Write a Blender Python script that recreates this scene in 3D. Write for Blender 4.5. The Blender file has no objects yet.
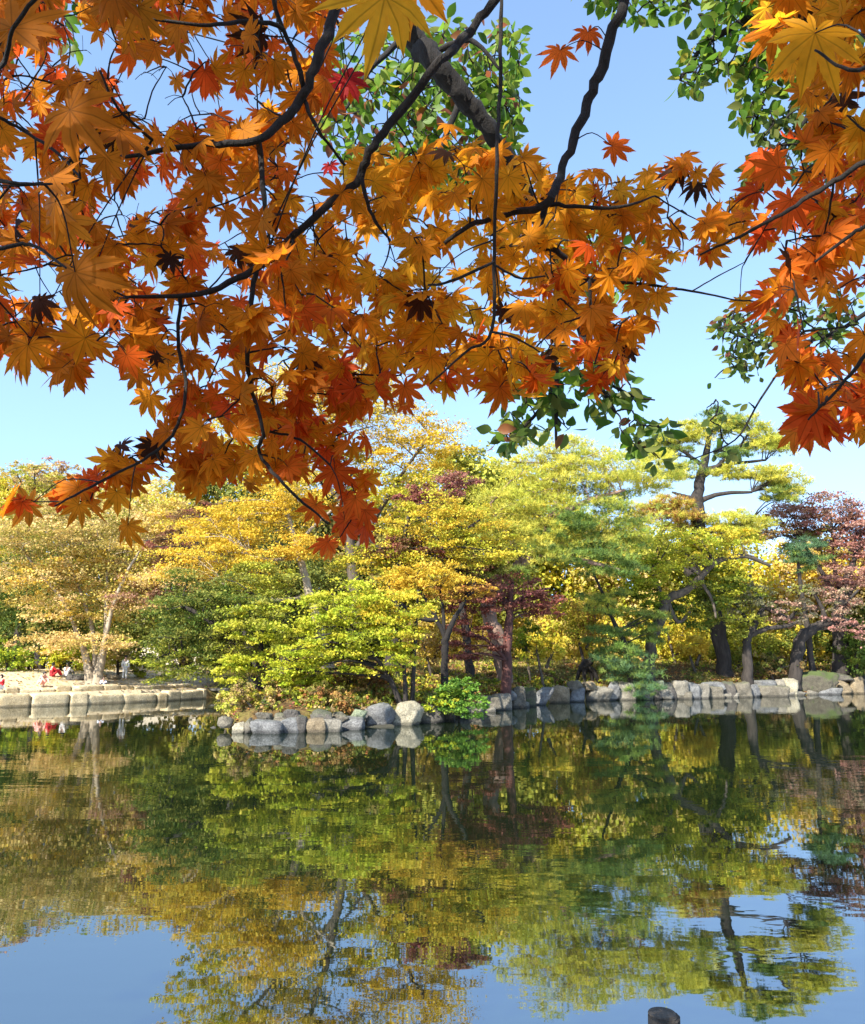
import bpy, bmesh, math, random
import numpy as np
from mathutils import Vector, Matrix, noise as mnoise

random.seed(7)
RNG = np.random.default_rng(7)
SC = bpy.context.scene
COL = SC.collection
R = math.radians
F, HX, HY, CAMZ = 800.0, 432.5, 660.0, 2.2      # focal length in pixels, horizon, eye height above the water


CY = 512.0
PITCH = math.atan((HY - CY) / F)               # the phone is tipped up a little
CP, SP_ = math.cos(PITCH), math.sin(PITCH)


def at(px, py, D):
    """photo direction + real distance -> a point of the place"""
    u, v = (px - HX) / F, (CY - py) / F
    d = Vector((u, CP - v * SP_, SP_ + v * CP))
    return Vector((0, 0, CAMZ)) + d * (D / d.y)


def pix(p):
    zc = p.y * CP + (p.z - CAMZ) * SP_
    yc = -p.y * SP_ + (p.z - CAMZ) * CP
    return HX + F * p.x / zc, CY - F * yc / zc


def lerp(a, b, t):
    return a + (b - a) * t


# ------------------------------------------------------------------ tagging
def tag(o, label=None, cat=None, group=None, kind=None):
    if label: o['label'] = label
    if cat: o['category'] = cat
    if group: o['group'] = group
    if kind: o['kind'] = kind
    return o


def empty(name, loc, label, cat, group=None):
    o = bpy.data.objects.new(name, None)
    COL.objects.link(o)
    o.location = loc
    return tag(o, label, cat, group)


def link(name, me, mat=None, parent=None):
    o = bpy.data.objects.new(name, me)
    COL.objects.link(o)
    if mat is not None and not me.materials:
        me.materials.append(mat)
    if parent is not None:
        o.parent = parent
        # geometry is written in world space: shift it into the parent's space
        root = parent
        off = Vector((0, 0, 0))
        while root is not None:
            off += root.location
            root = root.parent
        o.location = -off
    return o


# ------------------------------------------------------------------ materials
def nodes(name):
    m = bpy.data.materials.new(name)
    m.use_nodes = True
    nt = m.node_tree
    nt.nodes.clear()
    out = nt.nodes.new('ShaderNodeOutputMaterial')
    return m, nt, out


def N(nt, typ, **kw):
    n = nt.nodes.new(typ)
    for k, v in kw.items():
        if k.startswith('i_'):
            key = k[2:]
            n.inputs[int(key) if key.isdigit() else key.replace('_', ' ')].default_value = v
        else:
            setattr(n, k, v)
    return n


def ramp(nt, src, stops):
    r = nt.nodes.new('ShaderNodeValToRGB')
    el = r.color_ramp.elements
    while len(el) < len(stops): el.new(0.5)
    for e, (p, c) in zip(el, stops):
        e.position = p
        e.color = (c[0], c[1], c[2], 1) if not isinstance(c, (int, float)) else (c, c, c, 1)
    nt.links.new(src, r.inputs[0])
    return r


def leaf_material(name, trans=0.4, rough=0.55, spec=0.25, veins=False):
    m, nt, out = nodes(name)
    L = nt.links.new
    a = N(nt, 'ShaderNodeAttribute', attribute_name='leafcol')
    col = a.outputs['Color']
    if veins:
        uv = N(nt, 'ShaderNodeUVMap', uv_map='leafuv')
        sep = N(nt, 'ShaderNodeSeparateXYZ')
        L(uv.outputs[0], sep.inputs[0])
        ang = N(nt, 'ShaderNodeMath', operation='ARCTAN2')
        L(sep.outputs[0], ang.inputs[0]); L(sep.outputs[1], ang.inputs[1])
        pp = N(nt, 'ShaderNodeMath', operation='PINGPONG', i_1=R(19.0))
        L(ang.outputs[0], pp.inputs[0])
        ln = N(nt, 'ShaderNodeVectorMath', operation='LENGTH')
        L(uv.outputs[0], ln.inputs[0])
        wd = N(nt, 'ShaderNodeMath', operation='MULTIPLY')
        L(pp.outputs[0], wd.inputs[0]); L(ln.outputs['Value'], wd.inputs[1])
        # note: ping-pong is 0 on the lobe axes (0, 38, 76 ... degrees)
        vr = ramp(nt, wd.outputs[0], [(0.005, 0.6), (0.022, 1.0)])
        nz = N(nt, 'ShaderNodeTexNoise', i_Scale=7.0, i_Detail=5.0, i_Roughness=0.65)
        L(uv.outputs[0], nz.inputs['Vector'])
        geo = N(nt, 'ShaderNodeNewGeometry')
        nz2 = N(nt, 'ShaderNodeTexNoise', i_Scale=38.0, i_Detail=3.0)
        L(geo.outputs['Position'], nz2.inputs['Vector'])
        nr = ramp(nt, nz2.outputs[0], [(0.28, 0.74), (0.62, 1.1)])
        nr2 = ramp(nt, nz2.outputs[0], [(0.20, 0.25), (0.30, 1.0)])
        m1 = N(nt, 'ShaderNodeMix', data_type='RGBA', blend_type='MULTIPLY', i_0=0.9)
        L(col, m1.inputs[6]); L(vr.outputs[0], m1.inputs[7])
        m2 = N(nt, 'ShaderNodeMix', data_type='RGBA', blend_type='MULTIPLY', i_0=0.8)
        L(m1.outputs[2], m2.inputs[6]); L(nr.outputs[0], m2.inputs[7])
        m3 = N(nt, 'ShaderNodeMix', data_type='RGBA', blend_type='MULTIPLY', i_0=0.7)
        L(m2.outputs[2], m3.inputs[6]); L(nr2.outputs[0], m3.inputs[7])
        col = m3.outputs[2]
    pr = N(nt, 'ShaderNodeBsdfPrincipled', i_Roughness=rough)
    pr.inputs['Specular IOR Level'].default_value = spec
    tr = N(nt, 'ShaderNodeBsdfTranslucent')
    mx = N(nt, 'ShaderNodeMixShader', i_0=trans)
    L(col, pr.inputs['Base Color']); L(col, tr.inputs['Color'])
    L(pr.outputs[0], mx.inputs[1]); L(tr.outputs[0], mx.inputs[2])
    L(mx.outputs[0], out.inputs[0])
    return m


def bark_material(name, c1, c2, scale=6.0):
    m, nt, out = nodes(name)
    L = nt.links.new
    tc = N(nt, 'ShaderNodeTexCoord')
    mp = N(nt, 'ShaderNodeMapping')
    mp.inputs['Scale'].default_value = (1, 1, 0.3)
    L(tc.outputs['Object'], mp.inputs[0])
    nz = N(nt, 'ShaderNodeTexNoise', i_Scale=scale, i_Detail=7.0, i_Roughness=0.7)
    L(mp.outputs[0], nz.inputs['Vector'])
    cr = ramp(nt, nz.outputs[0], [(0.32, c1), (0.66, c2)])
    pr = N(nt, 'ShaderNodeBsdfPrincipled', i_Roughness=0.9)
    bp = N(nt, 'ShaderNodeBump', i_Strength=0.8, i_Distance=0.04)
    L(nz.outputs[0], bp.inputs['Height'])
    L(cr.outputs[0], pr.inputs['Base Color']); L(bp.outputs[0], pr.inputs['Normal'])
    L(pr.outputs[0], out.inputs[0])
    return m


def stone_material(name, c1, c2, moss=0.0, moss_col=(0.06, 0.085, 0.02)):
    m, nt, out = nodes(name)
    L = nt.links.new
    tc = N(nt, 'ShaderNodeTexCoord')
    oi = N(nt, 'ShaderNodeObjectInfo')
    add = N(nt, 'ShaderNodeVectorMath', operation='ADD')
    L(tc.outputs['Object'], add.inputs[0])
    mul = N(nt, 'ShaderNodeMath', operation='MULTIPLY', i_1=37.0)
    L(oi.outputs['Random'], mul.inputs[0]); L(mul.outputs[0], add.inputs[1])
    nz = N(nt, 'ShaderNodeTexNoise', i_Scale=3.0, i_Detail=9.0, i_Roughness=0.7)
    fine = N(nt, 'ShaderNodeTexNoise', i_Scale=22.0, i_Detail=6.0, i_Roughness=0.7)
    vo = N(nt, 'ShaderNodeTexVoronoi', feature='DISTANCE_TO_EDGE', i_Scale=2.2)
    for n in (nz, fine, vo): L(add.outputs[0], n.inputs['Vector'])
    cr = ramp(nt, nz.outputs[0], [(0.33, c1), (0.62, c2)])
    fr = ramp(nt, fine.outputs[0], [(0.34, 0.38), (0.62, 1.2)])
    m1 = N(nt, 'ShaderNodeMix', data_type='RGBA', blend_type='MULTIPLY', i_0=0.9)
    L(cr.outputs[0], m1.inputs[6]); L(fr.outputs[0], m1.inputs[7])
    ck = ramp(nt, vo.outputs['Distance'], [(0.0, 0.5), (0.03, 1.0)])
    m2 = N(nt, 'ShaderNodeMix', data_type='RGBA', blend_type='MULTIPLY', i_0=0.5)
    L(m1.outputs[2], m2.inputs[6]); L(ck.outputs[0], m2.inputs[7])
    geo = N(nt, 'ShaderNodeNewGeometry')
    sp = N(nt, 'ShaderNodeSeparateXYZ'); L(geo.outputs['Normal'], sp.inputs[0])
    mm = N(nt, 'ShaderNodeMath', operation='MULTIPLY_ADD', i_1=0.35)
    L(sp.outputs[2], mm.inputs[0]); L(nz.outputs[0], mm.inputs[2])
    mr = ramp(nt, mm.outputs[0], [(0.75 - 0.3 * moss, 0.0), (0.95 - 0.3 * moss, min(1.0, moss * 1.2))])
    m3 = N(nt, 'ShaderNodeMix', data_type='RGBA')
    m3.inputs[7].default_value = (*moss_col, 1)
    L(mr.outputs[0], m3.inputs[0]); L(m2.outputs[2], m3.inputs[6])
    # a wet, algae-dark band where the stone meets the water
    ps = N(nt, 'ShaderNodeSeparateXYZ'); L(geo.outputs['Position'], ps.inputs[0])
    wr = ramp(nt, ps.outputs[2], [(0.05, 0.35), (0.13, 1.0)])
    m4 = N(nt, 'ShaderNodeMix', data_type='RGBA', blend_type='MULTIPLY', i_0=0.9)
    L(m3.outputs[2], m4.inputs[6]); L(wr.outputs[0], m4.inputs[7])
    pr = N(nt, 'ShaderNodeBsdfPrincipled', i_Roughness=0.85)
    bp = N(nt, 'ShaderNodeBump', i_Strength=1.0, i_Distance=0.06)
    ad = N(nt, 'ShaderNodeMath', operation='ADD'); L(nz.outputs[0], ad.inputs[0]); L(fine.outputs[0], ad.inputs[1])
    L(ad.outputs[0], bp.inputs['Height'])
    L(m4.outputs[2], pr.inputs['Base Color']); L(bp.outputs[0], pr.inputs['Normal'])
    L(pr.outputs[0], out.inputs[0])
    return m


def plain_material(name, c, rough=0.8, var=0.25, scale=14.0):
    m, nt, out = nodes(name)
    L = nt.links.new
    tc = N(nt, 'ShaderNodeTexCoord')
    nz = N(nt, 'ShaderNodeTexNoise', i_Scale=scale, i_Detail=4.0)
    L(tc.outputs['Object'], nz.inputs['Vector'])
    cr = ramp(nt, nz.outputs[0], [(0.3, tuple(x * (1 - var) for x in c)), (0.7, tuple(min(1, x * (1 + var)) for x in c))])
    pr = N(nt, 'ShaderNodeBsdfPrincipled', i_Roughness=rough)
    L(cr.outputs[0], pr.inputs['Base Color']); L(pr.outputs[0], out.inputs[0])
    return m


M_LEAF = leaf_material('far_leaves', trans=0.38, rough=0.6, spec=0.2)
M_NEEDLE = leaf_material('pine_needles', trans=0.25, rough=0.55, spec=0.25)
M_NEARLEAF = leaf_material('maple_leaves', trans=0.66, rough=0.55, spec=0.12, veins=True)
M_OVAL = leaf_material('oval_leaves', trans=0.6, rough=0.45, spec=0.25)
M_BARK_DARK = bark_material('bark_dark', (0.012, 0.009, 0.008), (0.045, 0.036, 0.03))
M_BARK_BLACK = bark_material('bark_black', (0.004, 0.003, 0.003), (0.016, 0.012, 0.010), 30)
M_BARK_BROWN = bark_material('bark_brown', (0.035, 0.027, 0.02), (0.11, 0.085, 0.062))
M_BARK_PALE = bark_material('bark_pale', (0.17, 0.135, 0.095), (0.42, 0.35, 0.25), 3)
M_BARK_PINK = bark_material('bark_pink', (0.09, 0.05, 0.037), (0.30, 0.20, 0.15), 3)
M_BARK_RED = bark_material('bark_red', (0.035, 0.014, 0.012), (0.11, 0.042, 0.034), 5)

# ------------------------------------------------------------------ the pond and the lie of the land
SHORE = [(-60, 30), (-34, 33.5), (-24, 36.5), (-20.6, 38.9), (-17.4, 41.5), (-14.6, 45), (-13.2, 47.6), (-12.6, 48.6),
         (-11.9, 48.2), (-11.1, 46), (-9.6, 40), (-8.4, 32), (-7.4, 27.6), (-6.7, 25.6), (-5.4, 25.2), (-3.2, 25.7),
         (-2.1, 27.4), (-0.9, 28.4), (0.4, 29.6), (1.6, 33.0), (2.7, 36.0), (4.4, 39.2), (6.9, 43.2), (9.4, 45.2),
         (12, 46.2), (15.5, 47.5), (19, 49.3), (24, 52.3), (28.7, 54.6), (36, 58), (48, 61), (60, 50), (62, 10), (30, 4.6), (10, 3.3),
         (2, 3.3), (-6, 3.5), (-25, 5), (-60, 9)]
SH = np.array(SHORE, float)


def sdist(X, Y):
    """distance to the shoreline: positive on land, negative in the water"""
    X = np.asarray(X, float); Y = np.asarray(Y, float)
    d = np.full(X.shape, 1e9); inside = np.zeros(X.shape, bool)
    n = len(SH)
    for i in range(n):
        ax, ay = SH[i]; bx, by = SH[(i + 1) % n]
        ex, ey = bx - ax, by - ay
        t = np.clip(((X - ax) * ex + (Y - ay) * ey) / (ex * ex + ey * ey), 0, 1)
        d = np.minimum(d, np.hypot(X - ax - t * ex, Y - ay - t * ey))
        c = ((ay > Y) != (by > Y)) & (X < (bx - ax) * (Y - ay) / (by - ay + 1e-12) + ax)
        inside ^= c
    return np.where(inside, -d, d)


def smooth(x):
    x = np.clip(x, 0, 1)
    return x * x * (3 - 2 * x)


def ground_z(X, Y):
    X = np.asarray(X, float); Y = np.asarray(Y, float)
    d = sdist(X, Y)
    near = smooth((18 - Y) / 6)
    left = smooth((-12.6 - X) / 1.5) * (1 - near)
    pen = 0.55 + 1.3 * smooth(d / 6.0) + 0.7 * smooth((d - 5) / 14)
    lef = 0.52 + 0.35 * smooth(d / 3.5) + 0.75 * smooth((d - 2) / 9)
    nea = 0.3 + 0.3 * smooth(d / 2.5)
    z = pen * (1 - near) + nea * near
    z = z * (1 - left) + lef * left
    z = z + 0.05 * np.sin(X * 1.3 + 1) * np.sin(Y * 1.1) * smooth(d / 2) + 9 * smooth((d - 34) / 90)
    bed = -0.25 - 1.1 * smooth((-d - 0.2) / 3)
    e0, e1 = 0.30, 0.85
    return np.where(d > e1, z, np.where(d < e0, bed, lerp(bed, z, np.clip((d - e0) / (e1 - e0), 0, 1))))


def gz(x, y):
    return float(ground_z(np.array([x]), np.array([y]))[0])


def build_ground():
    def axis(lo, hi, step, far):
        a = list(np.arange(lo, hi, step)); s = step
        x = a[-1]
        while x < far: s *= 1.25; x += s; a.append(x)
        s = step; x = a[0]; pre = []
        while x > -far: s *= 1.25; x -= s; pre.append(x)
        return np.array(pre[::-1] + a)
    xs = axis(-36, 40, 0.42, 520); ys = axis(-6, 72, 0.42, 520)
    X, Y = np.meshgrid(xs, ys)
    Z = ground_z(X, Y)
    V = np.stack([X.ravel(), Y.ravel(), Z.ravel()], 1)
    nx, ny = len(xs), len(ys)
    i = np.arange(nx - 1)[None, :] + nx * np.arange(ny - 1)[:, None]
    q = np.stack([i, i + 1, i + nx + 1, i + nx], -1).reshape(-1, 4)
    me = fast_mesh('ground', V, q)
    m, nt, out = nodes('ground_mat')
    L = nt.links.new
    geo = N(nt, 'ShaderNodeNewGeometry')
    n1 = N(nt, 'ShaderNodeTexNoise', i_Scale=0.45, i_Detail=6.0, i_Roughness=0.65)
    n2 = N(nt, 'ShaderNodeTexNoise', i_Scale=5.0, i_Detail=8.0, i_Roughness=0.75)
    n3 = N(nt, 'ShaderNodeTexVoronoi', i_Scale=9.0)
    for n in (n1, n2, n3): L(geo.outputs['Position'], n.inputs['Vector'])
    litter = ramp(nt, n2.outputs[0], [(0.3, (0.03, 0.02, 0.012)), (0.48, (0.09, 0.055, 0.025)), (0.6, (0.15, 0.10, 0.04)), (0.75, (0.08, 0.075, 0.022))])
    grass = ramp(nt, n2.outputs[0], [(0.3, (0.05, 0.06, 0.015)), (0.7, (0.22, 0.2, 0.05))])
    mk = ramp(nt, n1.outputs[0], [(0.45, 0.0), (0.6, 1.0)])
    mix = N(nt, 'ShaderNodeMix', data_type='RGBA')
    L(mk.outputs[0], mix.inputs[0]); L(litter.outputs[0], mix.inputs[6]); L(grass.outputs[0], mix.inputs[7])
    sand = ramp(nt, n2.outputs[0], [(0.3, (0.38, 0.30, 0.19)), (0.7, (0.62, 0.52, 0.36))])
    sp = N(nt, 'ShaderNodeSeparateXYZ'); L(geo.outputs['Position'], sp.inputs[0])
    # bare trodden sand on the bank across the water (west of x = -13)
    ax = N(nt, 'ShaderNodeMath', operation='MULTIPLY_ADD', i_1=-0.5, i_2=-6.6); L(sp.outputs[0], ax.inputs[0])
    cl = N(nt, 'ShaderNodeClamp'); L(ax.outputs[0], cl.inputs[0])
    mix2 = N(nt, 'ShaderNodeMix', data_type='RGBA')
    L(cl.outputs[0], mix2.inputs[0]); L(mix.outputs[2], mix2.inputs[6]); L(sand.outputs[0], mix2.inputs[7])
    pr = N(nt, 'ShaderNodeBsdfPrincipled', i_Roughness=0.95)
    pr.inputs['Specular IOR Level'].default_value = 0.1
    bp = N(nt, 'ShaderNodeBump', i_Strength=0.9, i_Distance=0.08)
    L(n2.outputs[0], bp.inputs['Height']); L(bp.outputs[0], pr.inputs['Normal'])
    L(mix2.outputs[2], pr.inputs['Base Color']); L(pr.outputs[0], out.inputs[0])
    o = link('ground', me, m)
    tag(o, kind='structure')


def build_water():
    me = bpy.data.meshes.new('pond_water')
    me.from_pydata([(-62, 3, 0), (64, 3, 0), (64, 64, 0), (-62, 64, 0)], [], [(0, 1, 2, 3)])
    m, nt, out = nodes('pond_water_mat')
    L = nt.links.new
    geo = N(nt, 'ShaderNodeNewGeometry')
    mp = N(nt, 'ShaderNodeMapping'); mp.inputs['Scale'].default_value = (0.55, 1.0, 1.0)
    L(geo.outputs['Position'], mp.inputs[0])
    n1 = N(nt, 'ShaderNodeTexNoise', i_Scale=1.5, i_Detail=2.0, i_Roughness=0.45, i_Distortion=0.6)
    n2 = N(nt, 'ShaderNodeTexNoise', i_Scale=5.5, i_Detail=2.0, i_Roughness=0.5)
    n3 = N(nt, 'ShaderNodeTexNoise', i_Scale=0.16, i_Detail=2.0)
    for n in (n1, n2): L(mp.outputs[0], n.inputs['Vector'])
    L(geo.outputs['Position'], n3.inputs['Vector'])
    calm = ramp(nt, n3.outputs[0], [(0.40, 0.16), (0.64, 1.0)])
    a = N(nt, 'ShaderNodeMath', operation='MULTIPLY_ADD', i_1=0.22)
    L(n2.outputs[0], a.inputs[0]); L(n1.outputs[0], a.inputs[2])
    b = N(nt, 'ShaderNodeMath', operation='MULTIPLY'); L(a.outputs[0], b.inputs[0]); L(calm.outputs[0], b.inputs[1])
    bp = N(nt, 'ShaderNodeBump', i_Strength=1.0, i_Distance=WATER_BUMP)
    L(b.outputs[0], bp.inputs['Height'])
    pr = N(nt, 'ShaderNodeBsdfPrincipled', i_Roughness=0.015, i_IOR=WATER_IOR)
    pr.inputs['Base Color'].default_value = (0.006, 0.011, 0.004, 1)
    pr.inputs['Specular Tint'].default_value = (0.90, 0.95, 1.0, 1)
    L(bp.outputs[0], pr.inputs['Normal'])
    L(pr.outputs[0], out.inputs[0])
    o = link('pond_water', me, m)
    tag(o, kind='structure')


WATER_IOR, WATER_BUMP = 4.4, 0.0036


# ------------------------------------------------------------------ mesh helpers
def fast_mesh(name, V, Q, facecol=None, smooth_shade=False, uv=None):
    me = bpy.data.meshes.new(name)
    V = np.asarray(V, np.float32); Q = np.asarray(Q, np.int32)
    k = Q.shape[1]
    me.vertices.add(len(V)); me.vertices.foreach_set('co', V.ravel())
    me.loops.add(Q.size); me.loops.foreach_set('vertex_index', Q.ravel())
    me.polygons.add(len(Q)); me.polygons.foreach_set('loop_start', np.arange(0, Q.size, k, dtype=np.int32))
    if smooth_shade:
        me.polygons.foreach_set('use_smooth', np.ones(len(Q), bool))
    me.update(calc_edges=True)
    if facecol is not None:
        a = me.attributes.new('leafcol', 'FLOAT_COLOR', 'FACE')
        c = np.ones((len(Q), 4), np.float32); c[:, :3] = facecol
        a.data.foreach_set('color', c.ravel())
    if uv is not None:
        u = me.uv_layers.new(name='leafuv')
        u.data.foreach_set('uv', np.asarray(uv, np.float32)[Q.ravel()].ravel())
    return me


def unit(a):
    return a / (np.linalg.norm(a, axis=-1, keepdims=True) + 1e-9)


def kites(C, Nrm, T, S, asp=0.62):
    """N leaf-sized folded kites: centre, normal, tip direction, size -> verts, tris (2 per leaf)"""
    T = unit(T - Nrm * np.sum(T * Nrm, 1, keepdims=True)); B = np.cross(Nrm, T)
    s = S[:, None]
    v = np.stack([C - T * s * 0.5, C + B * s * asp * 0.5 + Nrm * s * 0.08 - T * s * 0.05, C + T * s * 0.5, C - B * s * asp * 0.5 + Nrm * s * 0.08 - T * s * 0.05], 1)
    i = np.arange(len(C))[:, None] * 4
    q = np.concatenate([i + np.array([[0, 1, 2]]), i + np.array([[0, 2, 3]])], 1).reshape(-1, 3)
    return v.reshape(-1, 3), q


def needles(C, Ax, Lg, W, k=9):
    """tufts of k needles radiating about an axis -> verts, tris"""
    n = len(C)
    d = unit(Ax[:, None, :] * 0.75 + RNG.normal(0, 0.62, (n, k, 3)))
    s = unit(np.cross(d, RNG.normal(0, 1, (n, k, 3))))
    c = C[:, None, :] + RNG.normal(0, 0.02, (n, k, 3))
    l = Lg[:, None, None] * RNG.uniform(0.7, 1.15, (n, k, 1))
    v = np.stack([c - s * W, c + s * W, c + d * l], 2).reshape(-1, 3)
    q = np.arange(n * k * 3).reshape(-1, 3)
    return v, q


class Tube:
    """collects tapered tubes into one mesh"""
    def __init__(self): self.v = []; self.f = []

    def add(self, pts, rad, sides=6, wob=0.0, fine=4):
        P = [Vector(p) for p in pts]
        # Catmull-Rom
        Q, RR = [], []
        n = len(P)
        for i in range(n - 1):
            p0, p1, p2, p3 = P[max(i - 1, 0)], P[i], P[i + 1], P[min(i + 2, n - 1)]
            for j in range(fine):
                t = j / fine
                Q.append(0.5 * ((2 * p1) + (p2 - p0) * t + (2 * p0 - 5 * p1 + 4 * p2 - p3) * t * t + (3 * p1 - p0 - 3 * p2 + p3) * t ** 3))
                RR.append(lerp(rad[i], rad[i + 1], t))
        Q.append(P[-1]); RR.append(rad[-1])
        if wob:
            for i in range(1, len(Q) - 1):
                Q[i] = Q[i] + Vector((random.uniform(-1, 1), random.uniform(-1, 1), random.uniform(-1, 1))) * wob * RR[i]
        up = None; base = len(self.v)
        for i, q in enumerate(Q):
            d = (Q[min(i + 1, len(Q) - 1)] - Q[max(i - 1, 0)])
            d = d.normalized() if d.length > 1e-9 else Vector((0, 0, 1))
            if up is None: up = d.orthogonal().normalized()
            up = (up - d * up.dot(d))
            up = up.normalized() if up.length > 1e-6 else d.orthogonal().normalized()
            w = d.cross(up)
            for s in range(sides):
                a = 2 * math.pi * s / sides
                rr = RR[i] * (1 + (random.uniform(-.12, .12) if wob else 0))
                self.v.append(q + (up * math.cos(a) + w * math.sin(a)) * rr)
        m = len(Q)
        for i in range(m - 1):
            for s in range(sides):
                a = base + i * sides + s; b = base + i * sides + (s + 1) % sides
                self.f.append((a, b, b + sides, a + sides))
        self.f.append(tuple(base + s for s in range(sides))[::-1])
        self.f.append(tuple(base + (m - 1) * sides + s for s in range(sides)))
        return Q

    def build(self, name, mat, parent=None):
        me = bpy.data.meshes.new(name)
        me.from_pydata([tuple(v) for v in self.v], [], self.f)
        me.polygons.foreach_set('use_smooth', np.ones(len(me.polygons), bool))
        me.update()
        return link(name, me, mat, parent)


# ------------------------------------------------------------------ palettes (real leaf colours)
PAL = dict(
    yellow=[(.68, .50, .045), (.62, .43, .04), (.72, .56, .08), (.54, .42, .04)],
    gold=[(.70, .47, .045), (.64, .40, .04), (.74, .54, .08), (.50, .35, .04)],
    tan=[(.68, .51, .19), (.62, .44, .15), (.68, .49, .24), (.54, .44, .10)],
    yellowgreen=[(.50, .50, .04), (.40, .44, .035), (.58, .53, .06), (.28, .33, .03)],
    lime=[(.50, .52, .035), (.38, .46, .03), (.58, .52, .05), (.26, .34, .025)],
    green=[(.10, .17, .02), (.07, .13, .02), (.16, .21, .025), (.05, .09, .018)],
    darkgreen=[(.06, .10, .02), (.08, .12, .022), (.045, .07, .016), (.15, .17, .03)],
    olive=[(.28, .28, .05), (.20, .22, .04), (.36, .33, .06), (.14, .16, .03)],
    brown=[(.20, .12, .05), (.28, .17, .07), (.14, .09, .04), (.30, .22, .07)],
    maroon=[(.25, .075, .06), (.18, .052, .045), (.32, .115, .08), (.17, .07, .045)],
    red=[(.33, .12, .10), (.25, .085, .07), (.40, .18, .13), (.20, .08, .06)],
    pink=[(.44, .23, .19), (.37, .18, .155), (.50, .30, .23), (.30, .14, .11)],
    mauve=[(.46, .23, .19), (.50, .29, .22), (.36, .17, .14), (.52, .35, .23)],
    rust=[(.46, .20, .06), (.38, .15, .05), (.52, .28, .09), (.30, .14, .05)],
    grey=[(.20, .19, .11), (.26, .24, .15), (.15, .15, .08), (.30, .28, .16)],
    pineyellow=[(.58, .54, .07), (.48, .48, .06), (.64, .57, .09), (.34, .38, .06)],
    pinegreen=[(.17, .27, .05), (.12, .20, .045), (.25, .33, .06), (.08, .14, .035)],
    pineblue=[(.10, .20, .09), (.075, .15, .07), (.14, .25, .11), (.05, .10, .05)],
    fern=[(.16, .30, .035), (.10, .22, .03), (.24, .36, .05), (.07, .15, .025)],
)


def colours(pal, n, jit=0.16):
    pals = pal if isinstance(pal, (list, tuple)) else [pal]
    c = np.array([x for p in pals for x in PAL[p]])
    out = c[RNG.integers(0, len(c), n)]
    return np.clip(out * RNG.uniform(1 - jit, 1 + jit, (n, 1)) * RNG.uniform(0.94, 1.06, (n, 3)), 0.005, 0.85)


# ------------------------------------------------------------------ trees
def pad_leaves(c, pr, pz, n, pal, style, size, out):
    """one pad of foliage: flat layered (maple), tufted (pine) or rounded (bush)"""
    ns = max(5, int(n / 42))
    th = RNG.uniform(0, 2 * np.pi, ns); rr = pr * np.sqrt(RNG.uniform(0, 1, ns))
    pc = colours(pal, ns, 0.12)
    which = RNG.integers(0, ns, n)
    if style in ('maple', 'pine'):
        tilt = RNG.normal(0, 0.20 if style == 'maple' else .12, 2)
        sx, sy = rr * np.cos(th), rr * np.sin(th)
        sz = -0.28 * pz / 0.25 * (rr / pr) ** 2 * 0.5 + sx * tilt[0] + sy * tilt[1] + RNG.normal(0, 0.22 * pz, ns)
        S = np.stack([sx, sy, sz], 1)
        if style == 'maple':
            sc = RNG.uniform(.10, .27, ns)[which][:, None]
            off = RNG.normal(0, 1, (n, 3)) * np.concatenate([sc * pr, sc * pr, sc * pz * 1.1], 1)
            stray = RNG.random(n) < .16
            off[stray] *= np.array([1.5, 1.5, 3.0])
            # sprays hang a little at their rims
            off[:, 2] -= 0.12 * np.hypot(off[:, 0], off[:, 1])
            C = np.array(c)[None] + S[which] + off
            Nr = unit(np.array([0, 0, 1.0]) + RNG.normal(0, 0.75, (n, 3)))
            T = unit(RNG.normal(0, 1, (n, 3)) + off * 3 / pr + np.array([0, 0, -.4]))
            v, q = kites(C, Nr, T, size * RNG.uniform(0.65, 1.3, n))
            col = np.repeat(pc[which] * 0.65 + 0.35 * colours(pal, n), 2, 0)
        else:
            n2 = max(12, n // 5)
            which = RNG.integers(0, ns, n2)
            off = RNG.normal(0, 1, (n2, 3)) * np.array([0.17 * pr, 0.17 * pr, 0.16 * pz])
            C = np.array(c)[None] + S[which] + off
            ax = unit(np.array([0, 0, 0.75]) + (S[which] + off) / pr * 0.8 + RNG.normal(0, 0.3, (n2, 3)))
            v, q = needles(C, ax, size * 1.7 * RNG.uniform(.8, 1.25, n2), size * 0.085)
            col = np.repeat(pc[which] * 0.7 + 0.3 * colours(pal, n2), 9, 0)
    else:
        d = unit(RNG.normal(0, 1, (ns, 3)))
        S = d * (RNG.uniform(0.25, 1, (ns, 1)) ** 0.45) * np.array([pr, pr, pz])
        off = RNG.normal(0, 1, (n, 3)) * 0.17 * np.array([pr, pr, pz])
        C = np.array(c)[None] + S[which] + off
        Nr = unit(unit(S[which] + off) * 0.5 + np.array([0, 0, .5]) + RNG.normal(0, 0.6, (n, 3)))
        v, q = kites(C, Nr, unit(RNG.normal(0, 1, (n, 3)) + np.array([0, 0, -.5])), size * RNG.uniform(0.65, 1.3, n), 0.7)
        col = np.repeat(pc[which] * 0.6 + 0.4 * colours(pal, n), 2, 0)
    out.append((v, q, col))


def join(parts):
    V, Q, C, b = [], [], [], 0
    for v, q, c in parts:
        V.append(v); Q.append(q + b); C.append(c); b += len(v)
    return np.concatenate(V), np.concatenate(Q), np.concatenate(C)


LEAF_PX = 2.7
DENS = 2.35


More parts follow.
